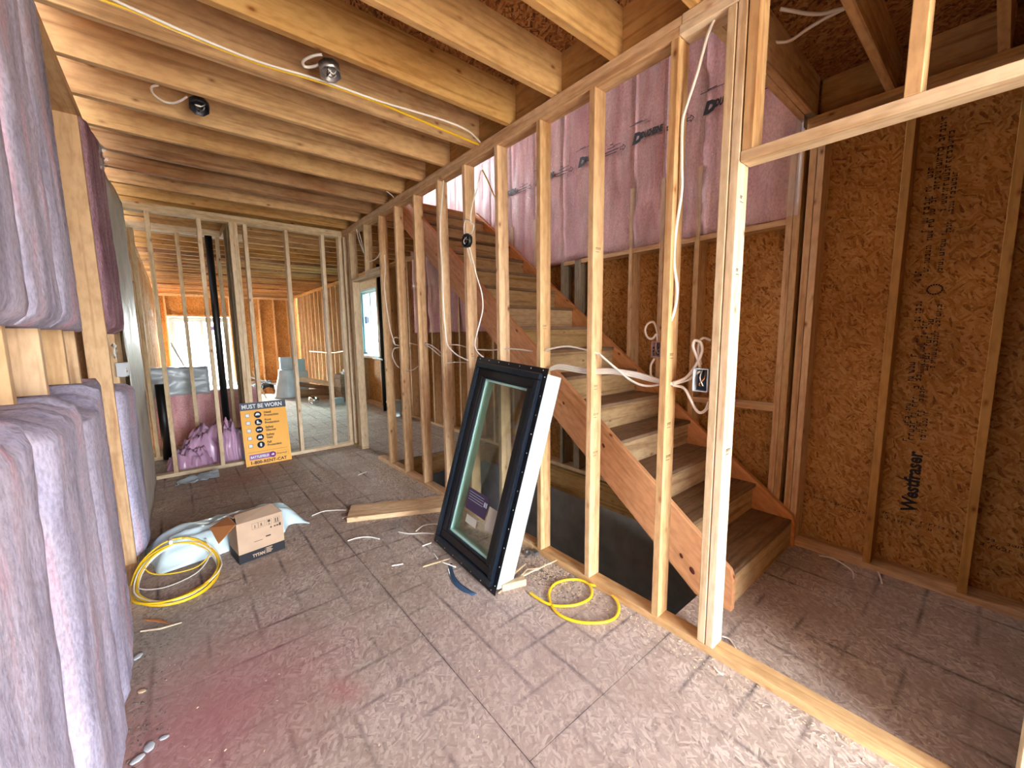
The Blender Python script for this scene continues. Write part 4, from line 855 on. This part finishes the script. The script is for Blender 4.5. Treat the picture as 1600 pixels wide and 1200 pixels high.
def device(name, lb, mat, w_, h_, d, m_out, m_in, holes=0):
    t_ = thing(name, lb, 'electrical box', mat)
    link('housing', boxes([(-w_/2, w_/2, -h_/2, -h_/2+.003, 0, d), (-w_/2, w_/2, h_/2-.003, h_/2, 0, d), (-w_/2, -w_/2+.003, -h_/2, h_/2, 0, d), (w_/2-.003, w_/2, -h_/2, h_/2, 0, d), (-w_/2, w_/2, -h_/2, h_/2, 0, .003)]), m_out, t_)
    link('interior', boxes([(-w_/2+.004, w_/2-.004, -h_/2+.004, h_/2-.004, .003, .006)]), m_in, t_)
    for k in range(3): tube('wire', [(-.01+.008*k, h_*.4, .01), (-.005+.01*k, .01, d*.8), (.01-.008*k, -.02, d*.9), (0, -h_*.3, .012)], .0026, (WHITEC, BLACKP, CARDI)[k], t_, sub=3)
    for k in range(holes): link('knockout', lathe([(0, 0), (.005, 0), (.005, .0015), (0, .0015)], 8), BLACKP, t_, Matrix.Translation((-.012+.024*(k % 2), -h_*.32+h_*.21*(k//2), d)))
    return t_
device('device_box', 'open blue lined switch box fixed to the left side of the double post', frame((.005, .825, 1.25), (0, -1, 0), (0, 0, 1)) @ Matrix.Translation((0, 0, -.05)), .066, .10, .05, GREYB, BLUEB)
device('device_box', 'pink faced outlet box on the left side of the first single stud', frame((.03, 1.055, 1.378), (0, -1, 0), (0, 0, 1)) @ Matrix.Translation((0, 0, -.03)), .05, .075, .03, plain('pinkish_box_face', 'c8a8a8', .6), plain('pink_plate', 'c8a8a8', .6), 6)
device('device_box', 'small outlet box hidden between the second and third studs from the doorway', frame((.03, 3.93, 1.24), (0, -1, 0), (0, 0, 1)) @ Matrix.Translation((0, 0, -.03)), .055, .09, .03, GREYB, plain('pink_plate_2', 'b098a0', .6), 4)
device('device_box', 'pale outlet box on the left wall between the two insulation batts', frame((-2.045, 3.79, 1.25), (-.05, -1, 0), (0, 0, 1)) @ Matrix.Rotation(pi, 4, 'Y') @ Matrix.Translation((0, 0, -.01)), .10, .095, .05, GREYB, plain('pale_blue_plate', 'a8c0d0', .6))
tag(link('torn_paper', slab(5, 6, lambda u, v, s: (-2.04+.02*fb(u*3, v*3, 1)-.002*s, 3.60+.08*u*(1-v*.5), 1.33+.10*v)), WHITEC), 'torn white paper tuck above the pale outlet box on the left wall', 'paper')
tag(link('joist_hanger', boxes([(1.34, 1.405, .888, .8905, 2.70, 2.80), (1.34, 1.405, .848, .8905, 2.766, 2.7695)]), STEEL), 'silver joist hanger at the stair opening above the right wall', 'bracket')

# ================================================================ BEHIND THE FAR WALL
tag(tube('drain_pipe', [(-1.315, 6.27, 2.68), (-1.315, 6.27, .4)], .038, BLACKP, seg=14, sub=0), 'tall black drain pipe standing behind the far studs', 'pipe')
tag(tube('drain_pipe', [(-1.915, 6.25, .92), (-1.915, 6.25, .02)], .05, BLACKP, seg=14, sub=0), 'short thick black drain pipe at the left behind the far studs', 'pipe')
tag(tube('vent_pipe', [(1.30, 7.55, 2.77), (1.30, 7.55, .0)], .035, BLACKP, seg=12, sub=0), 'black vent pipe standing right of the side window in the far room', 'pipe')
tag(link('black_lever', boxes([(1.10, 1.15, 7.1, 7.55, 1.02, 1.05), (1.12, 1.30, 7.50, 7.55, 1.02, 1.05), (1.10, 1.15, 7.05, 7.12, 1.01, 1.035)], .005), BLACKP), 'black horizontal lever seen through the doorway below the side window', 'handle')
tub = thing('wrapped_tub_unit', 'grey plastic wrapped box unit standing behind the short drain pipe', 'package', Matrix.Translation((-1.8, 6.95, 0)))
link('package_body', slab(16, 12, lambda u, v, s: (-.24+.62*u, -.05+.5*s+.03*fb(u*5, v*5, 3), .70+.36*v+.01*fb(u*9, v*3, 1))), GARB, tub)
link('support', boxes([(-.24, .30, .05, .45, 0, .70)]), PINKD, tub)
for a in (.98, .80): link('strap', boxes([(-.36, -.22, -.07, -.05, a-.03, a+.02)]), GREYB, tub)
tag(link('insulation_roll', slab(20, 14, lambda u, v, s: (-1.72+.95*u, 7.6+.3*s+.05*fb(u*4, v*3, 2), .02+.62*v+.03*fb(u*6, 3, 1)*v)), PINKD), 'rolled pink insulation stacked beyond the small inner wall', 'insulation')
tag(link('film_heap', slab(20, 8, lambda u, v, s: (-1.6+1.0*u, 7.4+.6*v, .72+.05*fb(u*7, v*5, 2)-.01*s)), FILM), 'clear plastic sheet crumpled on top of the rolled insulation', 'plastic sheet')
def heap(cx, cy, rx, ry, h_, seed, z0=.0):
    def fn(u, v, s):
        x = 2*u-1; y = 2*v-1; e = max(0, 1-(abs(x)**2.6+abs(y)**2.6))**.5
        w_ = .06*fb(cx+x*2.6+y, y*2.5-x, seed)+.07*noise.noise(Vector((x*5+y*9, y*3-x*2, seed)))
        return (cx+rx*x+.03*fb(y*2, seed, 1), cy+ry*y+.03*fb(x*2, seed, 2), z0+(.004 if s else .008+h_*e+w_*e*1.6))
    return slab(34, 28, fn)
for a, lb in (((-1.48, 6.0, .33, .22, .36, 5), 'large glossy pink wrapped insulation bundle heaped behind the far studs'), ((-1.72, 5.80, .20, .17, .17, 8), 'low pink wrapped bundle at the left behind the far studs'), ((-1.34, 5.84, .14, .20, .40, 11), 'upright pink wrapped bundle behind the safety sign')):
    tag(link('insulation_bundle', heap(*a), PURP), lb, 'insulation', 'pink wrapped insulation bundles')

# far room clutter
gb = link('rubbish_bag', slab(26, 20, lambda u, v, s: (.27+(.30-.12*v)*(-cos(pi*u))*(1-.1*v), 10.9+(.25*sin(pi*u)+.02)*(1 if s else -1)*(1-.35*v), .01+.66*v+.05*fb(u*4, v*4, 2)*(v > .05))), GARB)
tag(gb, 'full grey translucent rubbish bag standing in the far room', 'bag')
tag(link('carton', boxes([(.16, .42, 10.95, 11.1, .66, .96)], .005), GARB), 'pale wrapped carton standing up out of the rubbish bag', 'box')
tag(link('carton', boxes([(.52, .72, 11.05, 11.25, .60, .90)], .005), plain('pale_blue_carton', '9cc0d0', .6)), 'pale blue carton right of the rubbish bag in the far room', 'box')
tag(link('carton_stand', boxes([(.50, .76, 11.0, 11.3, 0, .598)], .005), WHITEV), 'white upright carton under the pale blue one', 'box')
pile = [((.55, 10.75, .12), (1.35, 9.75, .22)), ((.45, 10.55, .06), (1.30, 9.85, .10)), ((.50, 10.9, .30), (1.28, 9.9, .17)), ((.6, 10.2, .03), (1.25, 9.6, .05)), ((.42, 10.35, .18), (1.2, 10.1, .15)), ((.5, 10.65, .45), (1.33, 9.62, .28))]
for i, (a, b) in enumerate(pile):
    a, b = Vector(a), Vector(b); L = (b-a).length; mm = frame((a+b)/2, b-a, (0, 0, 1))
    lbs = ['lowest sloping board of the scrap lumber pile in the far room', 'dark board under the scrap lumber pile in the far room', 'middle board of the scrap lumber pile in the far room', 'short floor board in front of the scrap lumber pile', 'crosswise board inside the scrap lumber pile', 'pale long board on top of the scrap lumber pile']
    tag(link('scrap_board', boxes([(-L/2, L/2, -.05, .05, -.02, .02)], .002), WOOD2 if i == 5 else TREADM, None, mm), lbs[i], 'lumber', 'scrap lumber pile in the far room')
for k in range(6):
    tag(link('stacked_panel', boxes([(1.0+.01*(k % 2), 1.36, 9.25, 9.7, .002+.1*k, .098+.1*k)], .006), TREADM), ['bottom panel of the stack by the right wall of the far room', 'second panel from the bottom of the stack in the far room', 'third panel from the bottom of the stack in the far room', 'fourth panel from the bottom of the stack in the far room', 'fifth panel from the bottom of the stack in the far room', 'top panel of the stack in the far room'][k], 'panel', 'stack of panels in the far room')
tag(link('white_bar', boxes([(1.08, 1.34, 9.3, 9.42, .602, .66)], .004), WHITEV), 'white bar lying in front on top of the panel stack', 'trim piece')
tag(link('white_bar', boxes([(1.16, 1.36, 9.46, 9.56, .602, .70)], .004), WHITEV), 'taller white bar lying behind on top of the panel stack', 'trim piece')
tag(link('white_block', boxes([(.72, .98, 9.0, 9.15, 0, .13)], .006), WHITEV), 'white foam block on the floor before the panel stack', 'foam block')
tag(link('steel_can', lathe([(0, 0), (.09, .02), (.11, .09), (.09, .16), (0, .19)], 14), plain('chrome', 'd0d0d0', .15, 1), None, Matrix.Translation((.46, 9.35, .002))), 'round shiny metal light can on the far room floor', 'light can')
junk = [((-.15, 13.0, 0), (.45, .25, .12), WHITEV, 'white sheet debris near the patio door'), ((.12, 12.7, 0), (.3, .2, .20), BLACKP, 'black bag of debris near the patio door'), ((.02, 12.1, 0), (.35, .15, .08), CARDI, 'flat brown carton on the floor before the patio door')]
for (x, y, z), (a, b, c), m, lb in junk: tag(link('debris_heap', heap(x, y, a/2, b/2, c, x*9+3), m), lb, 'debris')
tag(link('white_board', boxes([(-.35, .35, -.06, .06, -.015, .015)], .002), WHITEV, None, frame((.02, 12.3, .28), (.6, -.15, -.25), (0, 1, 0))), 'white board tilted over the black bag in the far room', 'board')
tag(link('leaning_board', boxes([(-.70, .70, -.07, .07, -.02, .02)], .003), plain('grey_board', '6c7480', .8), None, frame((-1.58, 13.9, .66), (.35, 0, -1.0), (0, 1, 0))), 'dark grey board leaning in front of the patio door', 'board')
tag(link('leaning_stick', boxes([(-.35, .35, -.012, .012, -.012, .012)]), WOOD2, None, frame((-.3, 11.0, .34), (.25, 0, -.7), (0, 1, 0))), 'thin stick leaning left of the rubbish bag in the far room', 'stick')
pl = thing('white_pail', 'white pail on the floor seen between the partition studs by the doorway', 'bucket', Matrix.Translation((1.24, 6.95, 0)))
link('body', lathe([(0, 0), (.11, 0), (.14, .26), (.133, .26), (.105, .01), (0, .01)], 20), WHITEV, pl); link('lid', lathe([(0, .255), (.148, .255), (.148, .275), (0, .275)], 20), GREYB, pl)
hb = thing('house_across', 'pale neighbouring house seen through the patio door glass', 'building', Matrix.Translation((4, 70, -.5)))
link('wall', boxes([(-6, 8, 0, 6, 0, 7)]), plain('pale_siding', 'd8dcdc', .8), hb)
for x in (-3, 0, 3): link('window', boxes([(x, x+1.2, -.05, 0, 3.6, 5)]), plain('far_window_%d' % x, '8090a0', .3), hb)
link('roof', boxes([(-6.5, 8.5, -.5, 6.5, 7, 7.4)]), plain('far_roof', '707478', .8), hb)
